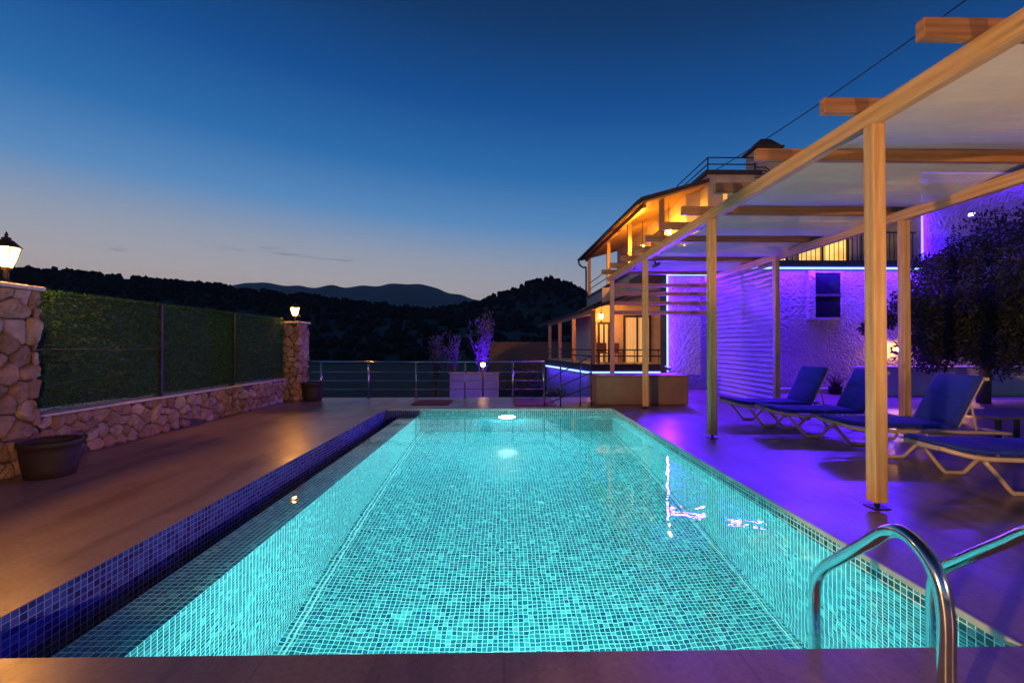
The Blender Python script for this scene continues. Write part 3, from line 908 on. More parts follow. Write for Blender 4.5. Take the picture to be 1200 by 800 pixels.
# LED tube under slab edge
def led(pts, mat='led', r=.022, parent=villa):
    m = MB(); m.tube(pts, r, 8); return m.build('led_strip', M[mat], parent)
a = vp(0, .1); b = vp(.97, .1)
led([(b.x, b.y, ZF-.36), (a.x, a.y-.1, ZF-.36), (9.3, 18.88, ZF-.36)], r=.035)
for i, px in enumerate((641.5, 653, 669, 691.5)):
    # where the sight line meets the veranda edge
    d = at(px, 405, 1.0)
    # A + t(F-A) = s*(d.x,1)
    dx_ = F.x-A.x; dy_ = F.y-A.y
    t_ = (d.x*A.y-A.x)/(dx_-d.x*dy_)
    p = A+(F-A)*t_
    q = p-nrm*.14
    part('veranda_post', 'pine', lambda m: m.bar((q.x, q.y, ZF), (q.x, q.y, 2.46+.2*(1-t_)), .17, .17), bevel=.01)
# veranda rails
for z in (.42, .68):
    a = vp(0, -.05); b = vp(1, -.05)
    m = MB(); m.tube([(b.x, b.y, ZF+z-.1), (a.x, a.y, ZF+z-.1), (8.0, 19.08, ZF+z-.1)], .025, 8); m.build('veranda_rail', M['black'], villa)
for k in range(8):
    x = 4.0+.5*k
    part('rail_post', 'black', lambda m: m.tube([(x, 19.08, ZF), (x, 19.08, ZF+.58)], .016, 6))
# ground floor wall behind the veranda
part('wall', 'wall', lambda m: (m.box((4.15, 20.6, ZF+.002), (9.45, 20.9, 3.05)), m.box((4.15, 20.903, ZF+.002), (4.45, 27.4, 3.05))))
def door(px0, px1, y0, y1, Y, lit, frame='slab', name='door'):
    a = at(px0, y1, Y); b = at(px1, y0, Y)
    f = part(name, frame, lambda m: (m.box((a.x-.10, Y-.06, a.z), (a.x, Y+.02, b.z+.10)), m.box((b.x, Y-.06, a.z), (b.x+.10, Y+.02, b.z+.10)), m.box((a.x+.001, Y-.059, b.z), (b.x-.001, Y+.019, b.z+.10))), bevel=.005)
    m = MB(); m.box((a.x+.001, Y-.03, a.z), (b.x-.001, Y-.005, b.z-.001)); m.build('pane', M[lit], f)
    m = MB(); c = (a.x+b.x)/2; m.box((c-.04, Y-.055, a.z), (c+.04, Y-.031, b.z-.002)); m.build('mullion', M[frame], f)
    return f
door(733, 760, 372, 424, 20.59, 'lit')
door(703, 712, 380, 424, 20.59, 'lit')
# small wall lights
# lower roof
e1 = at(712, 355.5, 17.2); e0 = at(630, 382, 27.0)
def low_roof(m):
    for (dz, x) in ((0, 0),):
        p0, p1 = V(e0), V(e1); i0 = p0+V((2.4, .6, .75)); i1 = p1+V((2.2, .4, .75))
        up = V((0, 0, .09))
        P = [p0, p1, i1, i0]; Q = [p+up for p in P]
        m.quad(P[::-1]); m.quad(Q)
        for k in range(4): m.quad([P[k], P[(k+1) % 4], Q[(k+1) % 4], Q[k]])
part('lower_roof', 'roof', low_roof)
def low_soffit(m):
    p0, p1 = V(e0)+V((.06, 0, -.035)), V(e1)+V((.06, .02, -.035)); i0 = p0+V((2.3, .6, .72)); i1 = p1+V((2.1, .4, .72))
    P = [p0, p1, i1, i0]; Q = [p+V((0, 0, .03)) for p in P]
    m.quad(P[::-1]); m.quad(Q)
    for k in range(4): m.quad([P[k], P[(k+1) % 4], Q[(k+1) % 4], Q[k]])
part('soffit', 'ceiling', low_soffit)
part('veranda_beam', 'pine', lambda m: m.bar((vp(1, -.14).x, vp(1, -.14).y, 2.40), (vp(-.02, -.14).x, vp(-.02, -.14).y, 2.62), .14, .16))
part('veranda_ceiling', 'ceiling', lambda m: m.box((4.0, 18.3, 3.06), (9.4, 27, 3.10)))
part('fascia', 'wall_white', lambda m: m.box((3.95, 18.25, 2.85), (9.4, 18.295, 3.55)))
# upper floor
part('balcony_slab', 'slab', lambda m: (m.box((4.90, 16.15, 3.98), (9.4, 27.2, 4.12)), m.box((4.95, 16.2, 3.101), (5.05, 27.0, 3.20))))
part('parapet', 'wall_white', lambda m: (m.box((4.94, 16.20, 3.2), (5.10, 27.1, 3.978)), m.box((5.101, 16.201, 3.2), (9.3, 16.36, 3.978))))
part('upper_wall', 'wall', lambda m: (m.box((6.75, 17.0, 4.12), (7.0, 27.0, 7.0)), m.box((6.752, 16.72, 4.121), (12, 16.998, 7.2))))
part('upper_window', 'slab', lambda m: m.box((6.70, 19.2, 4.4), (6.748, 20.6, 6.2)))
EV = [V((4.83, 15.9, 6.27)), V((4.50, 27.0, 6.27))]
RG = [V((7.25, 15.9, 6.95)), V((7.05, 27.0, 6.95))]
def slope(m, off, th_, ins=0):
    a, b, c, d = EV[0]+V((ins, ins, off)), RG[0]+V((0, ins, off)), RG[1]+V((0, -ins, off)), EV[1]+V((ins, -ins, off))
    P = [a, b, c, d]; Q = [p+V((0, 0, th_)) for p in P]
    m.quad(P[::-1]); m.quad(Q)
    for k in range(4): m.quad([P[k], P[(k+1) % 4], Q[(k+1) % 4], Q[k]])
part('roof', 'roof', lambda m: slope(m, .04, .13))
part('roof_ceiling', 'ceiling', lambda m: slope(m, -.03, .066, .04))
part('gutter', 'slab', lambda m: m.tube([EV[0]+V((-.07, .02, .03)), EV[1]+V((-.07, 0, .03))], .07, 8))
part('downpipe', 'slab', lambda m: m.tube(arc_pts([EV[1]+V((-.05, 0, -.02)), EV[1]+V((0, 0, -.25)), EV[1]+V((.25, .0, -.42)), EV[1]+V((.38, 0, -.5)), EV[1]+V((.38, 0, -2.1))], 4), .05, 8))
for px, Y, zb in ((690.5, 26.4, 4.12), (713, 22.6, 4.12), (737.5, 19.3, 4.12), (775.5, 16.35, 4.12)):
    x = at(px, 300, Y).x
    part('balcony_post', 'pine', lambda m: m.bar((x, Y, zb), (x, Y, 6.27+(x-EV[0].x)*.28), .16, .16), bevel=.008)
part('eave_beam', 'pine', lambda m: m.bar((5.05, 16.2, 6.22), (4.82, 26.6, 6.22), .12, .14))
for z in (4.5, 4.85):
    part('balcony_rail', 'black', lambda m: m.tube([(5.02, 16.3, z), (5.0, 27.0, z)], .022, 6))
# stair tower / roof terrace block
part('terrace_wall', 'wall_white', lambda m: m.box((7.28, 16.10, 6.1), (9.15, 20.2, 7.32)))
part('terrace_slab', 'slab', lambda m: m.box((7.18, 16.0, 7.322), (9.2, 20.3, 7.46)))
for z in (7.70, 7.94):
    part('terrace_rail', 'black', lambda m: m.tube([(9.0, 16.12, z), (7.30, 16.12, z), (7.30, 19.0, z)], .022, 6))
for p in ((9.0, 16.12), (7.30, 16.12), (7.3, 19.0)):
    part('rail_post', 'black', lambda m: m.tube([(p[0], p[1], 7.46), (p[0], p[1], 7.95)], .024, 6))
part('stair_rail', 'black', lambda m: [m.tube([at(884, y, 16.0), at(897, y, 16.0), at(905, y+6, 15.8)], .02, 6) for y in (196, 200, 204, 208, 212)])
part('chimney', 'wall_white', lambda m: m.box((9.25, 16.4, 6.5), (10.1, 17.2, 8.42)), bevel=.01)
def ccap(m):
    m.box((9.15, 16.3, 8.422), (10.2, 17.3, 8.50))
    p = [(9.2, 16.35, 8.502), (10.15, 16.35, 8.502), (10.15, 17.25, 8.502), (9.2, 17.25, 8.502)]
    t = [(9.5, 16.6, 8.85), (9.85, 16.6, 8.85), (9.85, 17.0, 8.85), (9.5, 17.0, 8.85)]
    for k in range(4): m.quad([p[k], p[(k+1) % 4], t[(k+1) % 4], t[k]])
    m.quad(t)
part('chimney_cap', 'roof', ccap)
# wing with the LED edged wall
WY = 12.3
X0 = at(783, 400, WY).x
part('wing_wall', 'wall_rough', lambda m: (m.box((X0, WY, -1.75), (5.55, WY+.55, 3.36)), m.box((5.72, WY+.02, -1.75), (11.5, WY+.32, 3.36)), m.box((6.7, WY+.322, -1.75), (7.0, 18.9, 3.36))))
part('wing_slab', 'slab', lambda m: m.box((X0-.06, WY-.12, 3.362), (11.48, 15.9, 3.52)))
part('recess_door', 'slab', lambda m: m.box((5.552, WY+.12, -.1), (5.718, WY+.5, 3.3)))
part('side_shade_sheet', 'slab', lambda m: m.box((X0-.02, WY+.02, -.2), (X0-.002, WY+.56, 3.35)))  # dark sheet over the corner's side face, standing in for its shade
led([(X0-.03, WY-.03, 3.12), (X0-.03, WY-.03, .50)], r=.022)
led([(X0-.03, WY-.03, 3.13), (5.53, WY-.03, 3.13)], r=.022)
led([(5.6, WY-.15, 3.30), (11.4, WY-.15, 3.30)], r=.026)
part('tower_wall', 'wall_rough', lambda m: m.box((11.52, WY, -1.75), (18, WY+4, 6.0)))
led([(11.48, WY-.03, 3.5), (11.48, WY-.03, 5.95), (18, WY-.03, 5.95)], 'led_violet', .025)
part('upper_wing_wall', 'wall', lambda m: (m.box((7.2, 14.5, 3.52), (11.5, 14.8, 3.80)), m.box((7.2, 14.5, 5.5), (11.5, 14.8, 6.2)), m.box((7.2, 14.501, 3.801), (7.8, 14.8, 5.499)), m.box((9.2, 14.501, 3.801), (9.5, 14.8, 5.499)), m.box((11.2, 14.501, 3.801), (11.5, 14.8, 5.499))))
for xa_, xb_ in ((7.8, 9.2), (9.5, 11.2)):
    f = part('window', 'slab', lambda m: (m.box((xa_+.002, 14.56, 3.802), (xa_+.06, 14.66, 5.498)), m.box((xb_-.06, 14.56, 3.802), (xb_-.002, 14.66, 5.498)), m.box(((xa_+xb_)/2-.03, 14.57, 3.803), ((xa_+xb_)/2+.03, 14.65, 5.497))))
    m = MB(); m.quad([(xa_+.06, 14.62, 3.802), (xb_-.06, 14.62, 3.802), (xb_-.06, 14.62, 5.498), (xa_+.06, 14.62, 5.498)]); m.build('pane', M['lit_room'], f)
def balus(m):
    m.tube([(6.2, WY+.15, 4.35), (11.45, WY+.15, 4.35)], .022, 6)
    x = 6.3
    while x < 11.4: m.tube([(x, WY+.15, 3.52), (x, WY+.15, 4.35)], .010, 5); x += .13
part('balcony_railing', 'black', balus)
# ground floor window of the wing
wa = at(953, 372, WY); wb = at(984, 320, WY)
f = part('window', 'wall_rough', lambda m: (m.box((wa.x-.18, WY-.10, wa.z-.05), (wa.x, WY+.03, wb.z+.05)), m.box((wb.x, WY-.05, wa.z-.05), (wb.x+.06, WY+.03, wb.z+.05)), m.box((wa.x+.001, WY-.051, wb.z), (wb.x-.001, WY+.029, wb.z+.05)), m.box((wa.x+.001, WY-.09, wa.z-.06), (wb.x-.001, WY+.03, wa.z))))
m = MB(); m.box((wa.x+.001, WY-.02, wa.z+.001), (wb.x-.001, WY+.01, wb.z-.001)); m.build('pane', M['glassdark'], f)
m = MB(); zc = (wa.z+wb.z)/2; m.box((wa.x+.002, WY-.045, zc-.035), (wb.x-.002, WY-.021, zc+.035)); m.build('mullion', M['slab'], f)

# villa lamps
def wall_lamp(px, py, Y, s, label, strength_mat='bulb_house'):
    p = at(px, py, Y)
    return lantern(p.x, p.y, p.z-.26*s, s, label, M[strength_mat], 'lanterns on the villa', 'wall_lantern')
wall_lamp(704.5, 371, 19.6, .95, 'glowing lantern hanging in the ground floor veranda', 'bulb_veranda')
wall_lamp(753, 290, 19.0, .8, 'glowing lantern under the upper balcony roof, farther back')
p = at(753, 290, 19.0); m = MB(); m.tube([(p.x, p.y, p.z+.2), (p.x, p.y, 6.4)], .012, 6); m.build('lamp_rod', M['black'], villa)
wall_lamp(784, 273, 16.6, .8, 'glowing lantern under the upper balcony roof')
m = MB(); p = at(704.5, 371, 19.6); m.tube([(p.x, p.y, p.z+.24), (p.x, p.y, 3.06)], .012, 6); m.build('lamp_rod', M['black'], villa)
p = at(784, 273, 16.6); m = MB(); m.tube([(p.x, p.y, p.z+.2), (p.x, p.y, 6.5)], .012, 6); m.build('lamp_rod', M['black'], villa)

for k, (px, lab) in enumerate(((706, 'dark chair on the veranda beside the narrow lit door'), (721, 'dark chair on the veranda between the lantern and the wide lit door'))):
    c = at(px, 420, 19.7); x = c.x
    t = thing('veranda_chair', (x, 19.7, ZF), lab, 'chair', 'dark veranda chairs')
    m = MB(); m.box((x-.22, 19.5, ZF+.42), (x+.22, 19.92, ZF+.46)); m.build('seat', M['brownwood'], t)
    m = MB(); m.box((x-.22, 19.88, ZF+.461), (x+.22, 19.92, ZF+.88)); m.build('backrest', M['brownwood'], t)
    for (a, b) in ((-.2, 19.52), (.2, 19.52), (-.2, 19.9), (.2, 19.9)):
        m = MB(); m.bar((x+a, b, ZF), (x+a, b, ZF+.42), .035, .035); m.build('leg', M['brownwood'], t)

# potted bush on the terrace edge
def leafball(m, c, rx, ry, rz, n, l, w, rnd, hollow=.35):
    for k in range(n):
        d = V((rnd.gauss(0, 1), rnd.gauss(0, 1), rnd.gauss(0, 1))).normalized()
        q = (hollow+(1-hollow)*rnd.random()**.5)*(1+.28*noise.noise(d*2.3+V(c)))
        p = V(c)+V((d.x*rx*q, d.y*ry*q, d.z*rz*q))
        dd = (d*.7+V((rnd.gauss(0, .6), rnd.gauss(0, .6), rnd.gauss(0, .6))))
        m.leaf(p, dd, V((rnd.gauss(0, 1), rnd.gauss(0, 1), rnd.gauss(0, 1))), l*rnd.uniform(.6, 1.3), w)
def shrub(name, base, rx, rz, n, label, cat, mat='shrub', seed=1, l=.10, w=.04, group=None, stems=4):
    r = random.Random(seed); b = V(base)
    t = thing(name, b, label, cat, group)
    m = MB()
    for k in range(stems):
        a = r.uniform(0, 6.28); m.tube([b, b+V((rx*.3*math.cos(a), rx*.3*math.sin(a), rz*.8)), b+V((rx*.6*math.cos(a), rx*.6*math.sin(a), rz*1.5))], [.02, .014, .006], 6)
    m.build('stem', M['bark'], t)
    m = MB(); leafball(m, b+V((0, 0, rz)), rx, rx, rz, n, l, w, r); m.build('foliage', M[mat], t)
    return t
p = at(797, 218, 18.6)
shrub('potted_bush', (p.x, 18.6, 7.0), .32, .30, 500, 'small dark bush at the left end of the roof terrace', 'bush', seed=5, l=.12, w=.05)

# ------------------------------------------------------------------ violet lights
VIO = (.078, .006, 1.0)
def flood(x, y, z, aim, watts, label, spot=150, col=VIO, lens='led_violet'):
    t = thing('flood_lamp', (x, y, z), label, 'flood lamp', 'small LED flood lamps')
    d = (V(aim)-V((x, y, z))).normalized()
    m = MB(); m.bar(V((x, y, z)), V((x, y, z))+d*.06, .16, .11); m.build('lamp_body', M['lens_off'], t, .006)
    s = d.cross(V((0, 0, 1))).normalized(); u = s.cross(d)
    c = V((x, y, z))+d*.0625
    m = MB(); m.quad([c-s*.065-u*.042, c+s*.065-u*.042, c+s*.065+u*.042, c-s*.065+u*.042]); m.build('lens', M[lens], t)
    m = MB(); m.bar(V((x, y, z))-d*.001, V((x, y, z))-d*.05+V((0, 0, .05)), .03, .02); m.build('bracket', M['black'], t)
    lamp('flood_light', 'SPOT', c+d*.02, col, watts, t, radius=.06, aim=c+d*3, spot=spot)
    return t
flood(3.2, 9.55, 2.93, (4.9, 9.9, .4), 22, 'small flood lamp under the far end of the pergola rafters', 165)
flood(3.45, 9.6, .70, (4.2, 8.9, 3.1), 36, 'added flood lamp on the brown box that fills the canopy with violet', 150)  # fill lamp added to throw violet up at the far canopy
fp = at(1136, 251, WY-.08)
flood(fp.x, fp.y-.05, fp.z, (8.5, 7.0, 0), 600, 'bright flood lamp on the tower wall above the dark tree', 120, lens='flood_lens')
# light thrown by the LED tubes on the masonry and the ground before them
lamp('led_glow', 'AREA', (8.2, WY-.20, 3.28), VIO, 400, villa, aim=(8.2, WY+.1, 0), size=6.4, size_y=.05)
lamp('led_glow', 'AREA', (X0-.02, WY-.14, 1.95), VIO, 70, villa, aim=(X0+1.2, WY+.2, 1.95), size=.05, size_y=2.8)
lamp('led_glow', 'AREA', (X0-.05, WY-.06, 1.95), VIO, 560, villa, aim=(X0-3, WY-3.4, 1.95), size=.04, size_y=2.7)
lamp('led_glow', 'AREA', (X0+.56, WY-.065, 3.10), VIO, 120, villa, aim=(X0+.5, WY-3, 2.0), size=1.05, size_y=.04)
lamp('led_glow', 'AREA', (11.5, WY-.14, 4.7), VIO, 70, villa, aim=(13, WY+.2, 4.7), size=.05, size_y=2.4)
lamp('led_glow', 'AREA', (14.6, WY-.16, 5.9), VIO, 140, villa, aim=(14.6, WY+.15, 3.5), size=6.0, size_y=.05)
lamp('led_glow', 'AREA', (8.5, WY-.19, 3.30), VIO, 620, villa, aim=(8.5, WY-3, 1.2), size=5.8, size_y=.04)
lamp('led_glow', 'AREA', (5.4, 18.8, ZF-.34), VIO, 150, villa, aim=(5.4, 18.9, -1.5), size=3.6, size_y=.06)
a = vp(.5, .16); lo = lamp('led_glow', 'AREA', (a.x, a.y, ZF-.34), VIO, 120, villa, aim=(a.x+.02, a.y, -2), size=.06, size_y=6.0)
lo.rotation_euler = (0, 0, math.atan2(dirv.y, dirv.x)-math.pi/2)

flood(8.35, 10.25, .10, (9.6, 10.85, .5), 22, 'added flood lamp on the ground that tints the low garden wall violet', 140)  # extra lamp added to bring violet onto the garden wall
flood(7.7, 11.32, .12, (8.2, WY+.1, 1.5), 42, 'added flood lamp on the ground that deepens the violet on the wing wall', 150)  # extra lamp added to strengthen the violet on the wing wall
# ------------------------------------------------------------------ right garden
gw = thing('garden_wall', (11.2, 10.9, 0), 'low violet lit garden wall behind the loungers and the dark tree', 'wall')
m = MB(); m.box((8.6, 10.8, .0), (15.5, 11.05, .66)); m.build('wall_body', M['wall_white'], gw, .01)
m = MB(); m.box((8.56, 10.76, .662), (15.54, 11.09, .70)); m.build('wall_top', M['cap'], gw, .008)
m = MB(); m.box((5.6, 11.4, .001), (8.5, 11.65, .12)); tag(m.build('planting_kerb', M['wall_white'], None, .008), 'low pale kerb along the foot of the violet wing wall', 'kerb')

def olive(base, label):
    r = random.Random(77); b = V(base)
    t = thing('olive_tree', b, label, 'tree')
    m = MB(); tips = []
    top = b+V((.05, 0, .9))
    m.tube([b, b+V((.06, .02, .4)), top], [.12, .10, .09], 10)
    for k in range(9):
        a = k*.7+r.uniform(-.3, .3); l = r.uniform(.7, 1.3)
        mid = top+V((math.cos(a)*l*.45, math.sin(a)*l*.4, r.uniform(.3, .7)))
        end = top+V((math.cos(a)*l, math.sin(a)*l*.75, r.uniform(.5, 2.0)))
        m.tube([top-V((0, 0, .1)), mid, end], [.06, .04, .012], 7); tips += [mid, (mid+end)/2, end]
    m.build('trunk', M['bark'], t)
    m = MB()
    cl = [(e+V((r.gauss(0, .3), r.gauss(0, .25), r.gauss(0, .25))), r.uniform(.2, .45)) for e in tips for _ in range(2)]
    for px, py, q in ((1018, 384, .16), (1040, 375, .18), (1078, 355, .32), (1104, 322, .4), (1130, 305, .5), (1160, 285, .7), (1190, 280, .7), (1230, 275, .9), (1075, 395, .28), (1110, 400, .45), (1150, 390, .7), (1190, 400, .7), (1180, 340, .8), (1130, 350, .8), (1210, 350, .9), (1095, 420, .3), (1170, 425, .4)):
        cl.append((at(px, py, b.y+r.uniform(-.5, .6)), q))
    for c, q in cl:
        for k in range(int(1500*q)):
            d = V((r.gauss(0, 1), r.gauss(0, 1), r.gauss(0, 1))).normalized()
            p = c+d*q*r.random()**.5*V((1, 1, 1)).x
            m.leaf(p, d+V((r.gauss(0, .8), r.gauss(0, .8), r.gauss(0, .8))), V((r.gauss(0, 1), r.gauss(0, 1), r.gauss(0, 1))), r.uniform(.06, .13), .04)
    m.build('crown', M['olive'], t)
olive((at(1152, 440, 9.4).x, 9.4, 0), 'dark leafy tree standing behind the nearest loungers at the right')
p = at(1136, 375, 11.9)
wl = lantern(p.x, WY-.25, p.z-.25, .9, 'orange lantern on the tower wall glimpsed through the dark tree', M['bulb'], 'lanterns on the villa', 'wall_lantern')
p = at(1046, 405, WY)
wl = lantern(p.x, WY-.2, p.z-.25, .6, 'small lantern on the wing wall behind the back pergola post', M['bulb'], 'lanterns on the villa', 'wall_lantern')

p = at(979, 456, 11.2)
r = random.Random(3); t = thing('spiky_plant', (p.x, 11.2, .0), 'spiky dry plant against the violet wall between two loungers', 'plant')
m = MB()
for k in range(60):
    a = r.uniform(0, 6.28); l = r.uniform(.3, .62); e = r.uniform(.15, .55)
    b = V((p.x, 11.2, .02)); q = b+V((math.cos(a)*l*e*.5, math.sin(a)*l*e*.5, l*.6)); e2 = b+V((math.cos(a)*l*e*1.4, math.sin(a)*l*e*1.4, l))
    m.tube([b, q, e2], [.008, .006, .002], 4)
m.build('blades', M['shrub'], t)
m = MB(); m.lathe([(.0, .002), (.13, .002), (.16, .2), (.17, .2), (.15, .16), (0, .16)], (p.x+.0, 11.2, 0), 16); m.build('pot_body', M['pot'], t)

# overhead cable
m = MB(); a = at(800, 222, 22); b = at(1240, -78, 9)
pts = []
for k in range(21):
    q = a.lerp(b, k/20); q.z -= .25*math.sin(math.pi*k/20); pts.append(q)
m.tube(pts, .016, 6); tag(m.build('power_cable', M['rubber']), 'thin black overhead cable rising from the villa roof across the sky', 'cable')

# ------------------------------------------------------------------ garden beyond the railing
m = MB(); pl = at(527, 437, 15.5); pr = at(584, 437, 15.5)
m.box((pl.x, 15.5, -1.75), (pr.x, 16.3, pl.z-.05)); pw = thing('planter_wall', (-.9, 15.9, -1.75), 'violet lit rendered planter wall seen through the steel railing', 'planter')
m.build('wall_body', M['wall_white'], pw, .01)
m = MB(); m.box((pl.x-.04, 15.46, pl.z-.048), (pr.x+.04, 16.34, pl.z)); m.build('wall_top', M['cap'], pw, .008)

def feather_tree(px, Y, top_py, w, label, seed):
    r = random.Random(seed); base = at(px, 437, Y); b = V((base.x, Y, -1.7)); H = at(px, top_py, Y).z-b.z
    t = thing('feathery_tree', b, label, 'tree', 'slender violet lit trees beyond the railing')
    m = MB(); lf = MB()
    m.tube([b, b+V((0, 0, H*.5)), b+V((.03, 0, H*.8))], [.07, .05, .02], 8)
    for k in range(int(13+w*6)):
        a = r.uniform(0, 6.28); z0 = H*r.uniform(.35, .7); rr = w*r.uniform(.2, 1)
        s = b+V((0, 0, z0)); e = b+V((math.cos(a)*rr, math.sin(a)*rr, min(H, z0+H*r.uniform(.25, .42)))); mid = s.lerp(e, .5)+V((math.cos(a)*rr*.25, math.sin(a)*rr*.25, 0))
        m.tube([s, mid, e], [.02, .014, .004], 5)
        for j in range(70):
            u = r.random(); c = s.lerp(mid, u*2) if u < .5 else mid.lerp(e, u*2-1)
            d = V((r.gauss(0, .5), r.gauss(0, .5), r.uniform(.2, 1.2)))
            lf.leaf(c+V((r.gauss(0, .06), r.gauss(0, .06), r.gauss(0, .05))), d, V((r.gauss(0, 1), r.gauss(0, 1), r.gauss(0, 1))), r.uniform(.08, .2), .03)
    m.build('trunk', M['bark'], t); lf.build('crown', M['cypress'], t)
feather_tree(566, 16.8, 366, .55, 'tallest of the three violet lit feathery trees beyond the railing', 3)
feather_tree(530, 17.5, 392, .28, 'middle violet lit feathery tree beyond the railing', 4)
feather_tree(511, 17.5, 394, .26, 'leftmost violet lit feathery tree beyond the railing', 6)
flood(-.75, 15.85, .42, (-.9, 17.3, 1.3), 600, 'flood lamp in the garden aimed up at the feathery trees', 110)
flood(-1.3, 14.2, -1.5, (-1.2, 15.5, -.7), 34, 'flood lamp low in the garden before the planter wall', 140)
flood(-3.4, 12.0, -1.4, (-3.8, 13.4, -1.2), 70, 'flood lamp low in the garden behind the left of the railing', 150)

for i, (px, Y, rx, rz, lab) in enumerate(((604, 13.2, .55, .62, 'rusty dark bush behind the railing right of the path lamp'), (628, 13.6, .5, .62, 'dark bush behind the right end of the steel railing'),
        (650, 16.2, .6, .7, 'dark bush against the fence beside the veranda'), (500, 13.4, .6, .5, 'dark bush behind the railing left of the violet planter wall'), (455, 13.2, .6, .62, 'dark bush behind the middle of the railing'),
        (415, 13.0, .6, .50, 'dark bush behind the left part of the railing'), (612, 24, .9, 1.1, 'tall dark shrub in front of the far wooden fence'))):
    b = at(px, 440, Y)
    shrub('garden_shrub', (b.x, Y, -1.75), rx, rz, 1500, lab, 'shrub', seed=30+i, group='dark shrubs beyond the railing', l=.13, w=.05)
m = MB(); 
fc = thing('wooden_fence', (3, 32, -1.75), 'tall amber lit board fence behind the veranda', 'fence')
x = at(574, 410, 32).x; rr = random.Random(4)
while x < 9:
    m.box((x, 31.98+rr.uniform(-.01, .01), -1.75), (x+.142, 32.02+rr.uniform(-.01, .01), 1.48+rr.uniform(-.02, .02))); x += .15
m.build('board_panel', M['fencewood'], fc)
m = MB(); m.box((at(574, 410, 32).x, 32.04, 1.1), (9, 32.1, 1.2)); m.box((at(574, 410, 32).x, 32.04, -1), (9, 32.1, -.9)); m.build('fence_rail', M['fencewood'], fc)
# path lamp
p = at(566, 427, 14.0)
t = thing('path_lamp', (p.x, 14.0, -1.75), 'small glowing globe path lamp beyond the railing', 'lamp')
m = MB(); m.tube([(p.x, 14, -1.75), (p.x, 14, p.z-.08)], .025, 8); m.build('lamp_post', M['black'], t)
m = MB(); m.ball((p.x, 14, p.z), .07, 14, 10); m.build('globe', emit('globe_glass', (1, .5, .18), 34), t)

# ------------------------------------------------------------------ lamp post behind the viewer that lights the pergola
t = thing('lamp_post', (-8.2, -5.5, 0), 'warm flood lamp on a tall post behind the near end of the pool', 'lamp post')
m = MB(); m.tube([(-8.2, -5.5, 0), (-8.2, -5.5, 1.7)], [.06, .045], 10); m.build('post', M['black'], t)
m = MB(); m.bar((-8.2, -5.5, 1.74), (-8.05, -5.37, 1.75), .26, .2); m.build('lamp_head', M['black'], t, .01)
lamp('lamp_light', 'SPOT', (-7.96, -5.29, 1.76), (1, .52, .19), 6000, t, radius=.09, aim=(3.9, 5.2, 2.6), spot=56, blend=.9)

t = thing('lamp_post', (7.5, -9.0, 0), 'warm flood lamp on a short post behind the viewer that faces the stone wall', 'lamp post')
m = MB(); m.tube([(7.5, -9, 0), (7.5, -9, 2.4)], [.06, .045], 10); m.build('post', M['black'], t)
m = MB(); m.bar((7.5, -9.0, 2.45), (7.38, -8.87, 2.44), .26, .2); m.build('lamp_head', M['black'], t, .01)
lamp('lamp_light', 'SPOT', (7.33, -8.8, 2.44), (1, .47, .28), 5200, t, radius=.09, aim=(-4.7, 6.0, 1.2), spot=30, blend=.8)
t = thing('canopy_fill_lamp', (3.2, .45, 0), 'added ground spot lamp, unseen behind the right edge, that warms the canopy', 'spot lamp')  # fill lamp added out of view to light the canopy from below
m = MB(); m.bar((3.2, .45, .22), (3.23, .55, .28), .10, .10); m.build('lamp_head', M['black'], t, .006)
m = MB(); m.tube([(3.2, .45, .18), (3.2, .45, .0)], .018, 8); m.build('post', M['black'], t)
lamp('lamp_light', 'SPOT', (3.235, .57, .30), (1, .60, .34), 330, t, radius=.05, aim=(4.3, 4.6, 3.0), spot=84, blend=.9)

# ------------------------------------------------------------------ hills
def ridge(pts, Dr, Df, zf, seed, amp, mat, name, n=260, rows=14, ext=1.0):
    """a hill whose crest follows pts [(px, py)] at distance Dr and whose foot starts at Df"""
    r = random.Random(seed)
    xs_ = [pts[0][0]+(pts[-1][0]-pts[0][0])*i/n for i in range(n+1)]
    def yy(x):
        for (a, b), (c, d) in zip(pts[:-1], pts[1:]):
            if a <= x <= c:
                t = (x-a)/(c-a); t = t*t*(3-2*t)*.5+t*.5
                return b+(d-b)*t
        return pts[-1][1]
    m = MB(); b0 = 0; grid = []
    for j in range(rows+5):
        for i, x in enumerate(xs_):
            top = at(x, yy(x), Dr)
            if j <= rows:
                t = j/rows; D = Df+(Dr-Df)*t
                hz = (top.z-zf)*(t**1.35)
            else:
                t = (j-rows)/4; D = Dr*(1+.35*t); hz = (top.z-zf)*(1-t*.9)
            p = at(x, 405, D)
            z = zf+hz+amp*noise.noise(V((p.x/(Dr*.05), p.y/(Dr*.05), seed)))*(1 if j > 0 else 0)
            grid.append(V((p.x, p.y, z)))
    m.v = grid
    for j in range(rows+4):
        for i in range(n):
            a = j*(n+1)+i
            m.f.append([a, a+1, a+n+2, a+n+1]); m.uv.append([(0, 0)]*4); m.sm.append(True)
    o = m.build(name, M[mat]); tag(o, kind='structure')
    return grid, n, rows
L = [(-420, 300), (-200, 312), (0, 318), (60, 319), (150, 327), (230, 334), (290, 342), (350, 348), (400, 354), (450, 360), (520, 368), (600, 376), (760, 384), (1400, 380)]
R = [(330, 404), (420, 380), (500, 364), (560, 356), (600, 341), (625, 331), (645, 327), (662, 332), (690, 347), (760, 372), (900, 385), (1300, 392)]
FAR = [(150, 372), (230, 345), (285, 331), (330, 333), (370, 336), (400, 337), (440, 334), (470, 331), (505, 336), (530, 343), (555, 350), (600, 362), (660, 385)]
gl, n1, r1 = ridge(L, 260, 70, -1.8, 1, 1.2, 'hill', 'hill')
gr, n2, r2 = ridge(R, 420, 120, -1.8, 2, 2.0, 'hill', 'hill')
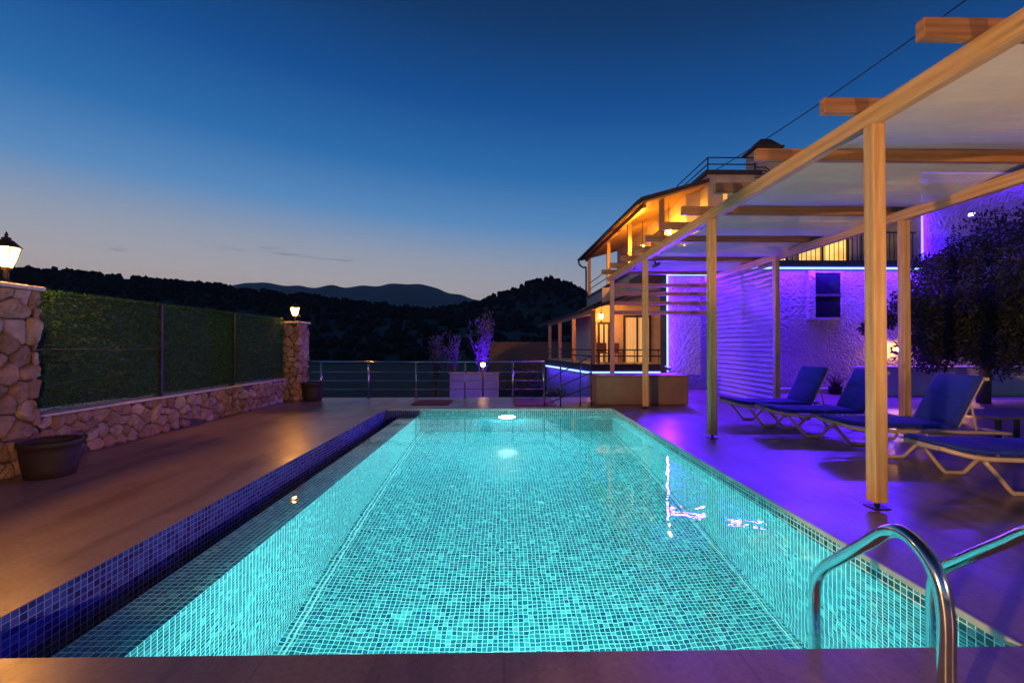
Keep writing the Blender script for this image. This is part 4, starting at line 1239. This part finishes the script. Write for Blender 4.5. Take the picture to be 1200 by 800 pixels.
ridge(FAR, 4200, 2200, -2, 3, 40, 'farhill', 'mountain')
def forest(name, grid, n, rows, count, size, seed, label):
    r = random.Random(seed); m = MB()
    bm = bmesh.new(); bmesh.ops.create_icosphere(bm, subdivisions=2, radius=1)
    vs = [v.co.copy() for v in bm.verts]; fs = [[v.index for v in f.verts] for f in bm.faces]; bm.free()
    for k in range(count):
        j = rows-int(abs(r.gauss(0, 2.6))) if r.random() < .65 else r.randint(1, rows)
        j = max(1, j); i = r.randint(0, n-1)
        p = grid[j*(n+1)+i].lerp(grid[j*(n+1)+i+1], r.random())
        s = size*r.uniform(.5, 1.15); o = V((r.random()*90, r.random()*90, 0)); tall = r.uniform(.8, 1.3)
        b = len(m.v)
        for v in vs:
            q = v*(1+.55*noise.noise(v*1.9+o)+.38*noise.noise(v*4.6+o))
            m.v.append(p+V((q.x*s, q.y*s, q.z*s*tall+s*.35)))
        for f in fs: m.f.append([b+i_ for i_ in f]); m.uv.append([(0, 0)]*3); m.sm.append(False)
    tag(m.build(name, M['forest']), label, 'woodland', kind='stuff')
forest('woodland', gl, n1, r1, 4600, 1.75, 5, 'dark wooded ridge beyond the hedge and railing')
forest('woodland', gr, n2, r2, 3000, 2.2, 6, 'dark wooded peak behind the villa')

# ------------------------------------------------------------------ haze
hz = bpy.data.materials.new('haze_air'); hz.use_nodes = True
hn = hz.node_tree; hn.nodes.clear()
ho = hn.nodes.new('ShaderNodeOutputMaterial'); hv = hn.nodes.new('ShaderNodeVolumePrincipled')
hv.inputs['Color'].default_value = (.75, .85, 1, 1); hv.inputs['Density'].default_value = 7.5e-5; hv.inputs['Anisotropy'].default_value = .2
hn.links.new(hv.outputs[0], ho.inputs['Volume'])
m = MB(); m.box((-9500, -9500, -2.75), (9500, 9500, 760)); tag(m.build('haze', hz), 'thin evening haze over the valley and far hills', 'haze', kind='stuff')

# ------------------------------------------------------------------ render settings
S.render.engine = 'CYCLES'
cy = S.cycles
cy.use_denoising = True
try: cy.denoiser = 'OPENIMAGEDENOISE'
except Exception: pass
cy.max_bounces = 8; cy.diffuse_bounces = 3; cy.glossy_bounces = 4; cy.transmission_bounces = 6; cy.transparent_max_bounces = 12
cy.caustics_reflective = True; cy.caustics_refractive = True; cy.blur_glossy = 1.0
cy.sample_clamp_indirect = 5.0; cy.sample_clamp_direct = 0
cy.use_light_tree = True
S.view_settings.view_transform = 'Standard'; S.view_settings.look = 'None'
S.view_settings.exposure = 0; S.view_settings.gamma = 1
S.view_settings.use_curve_mapping = False
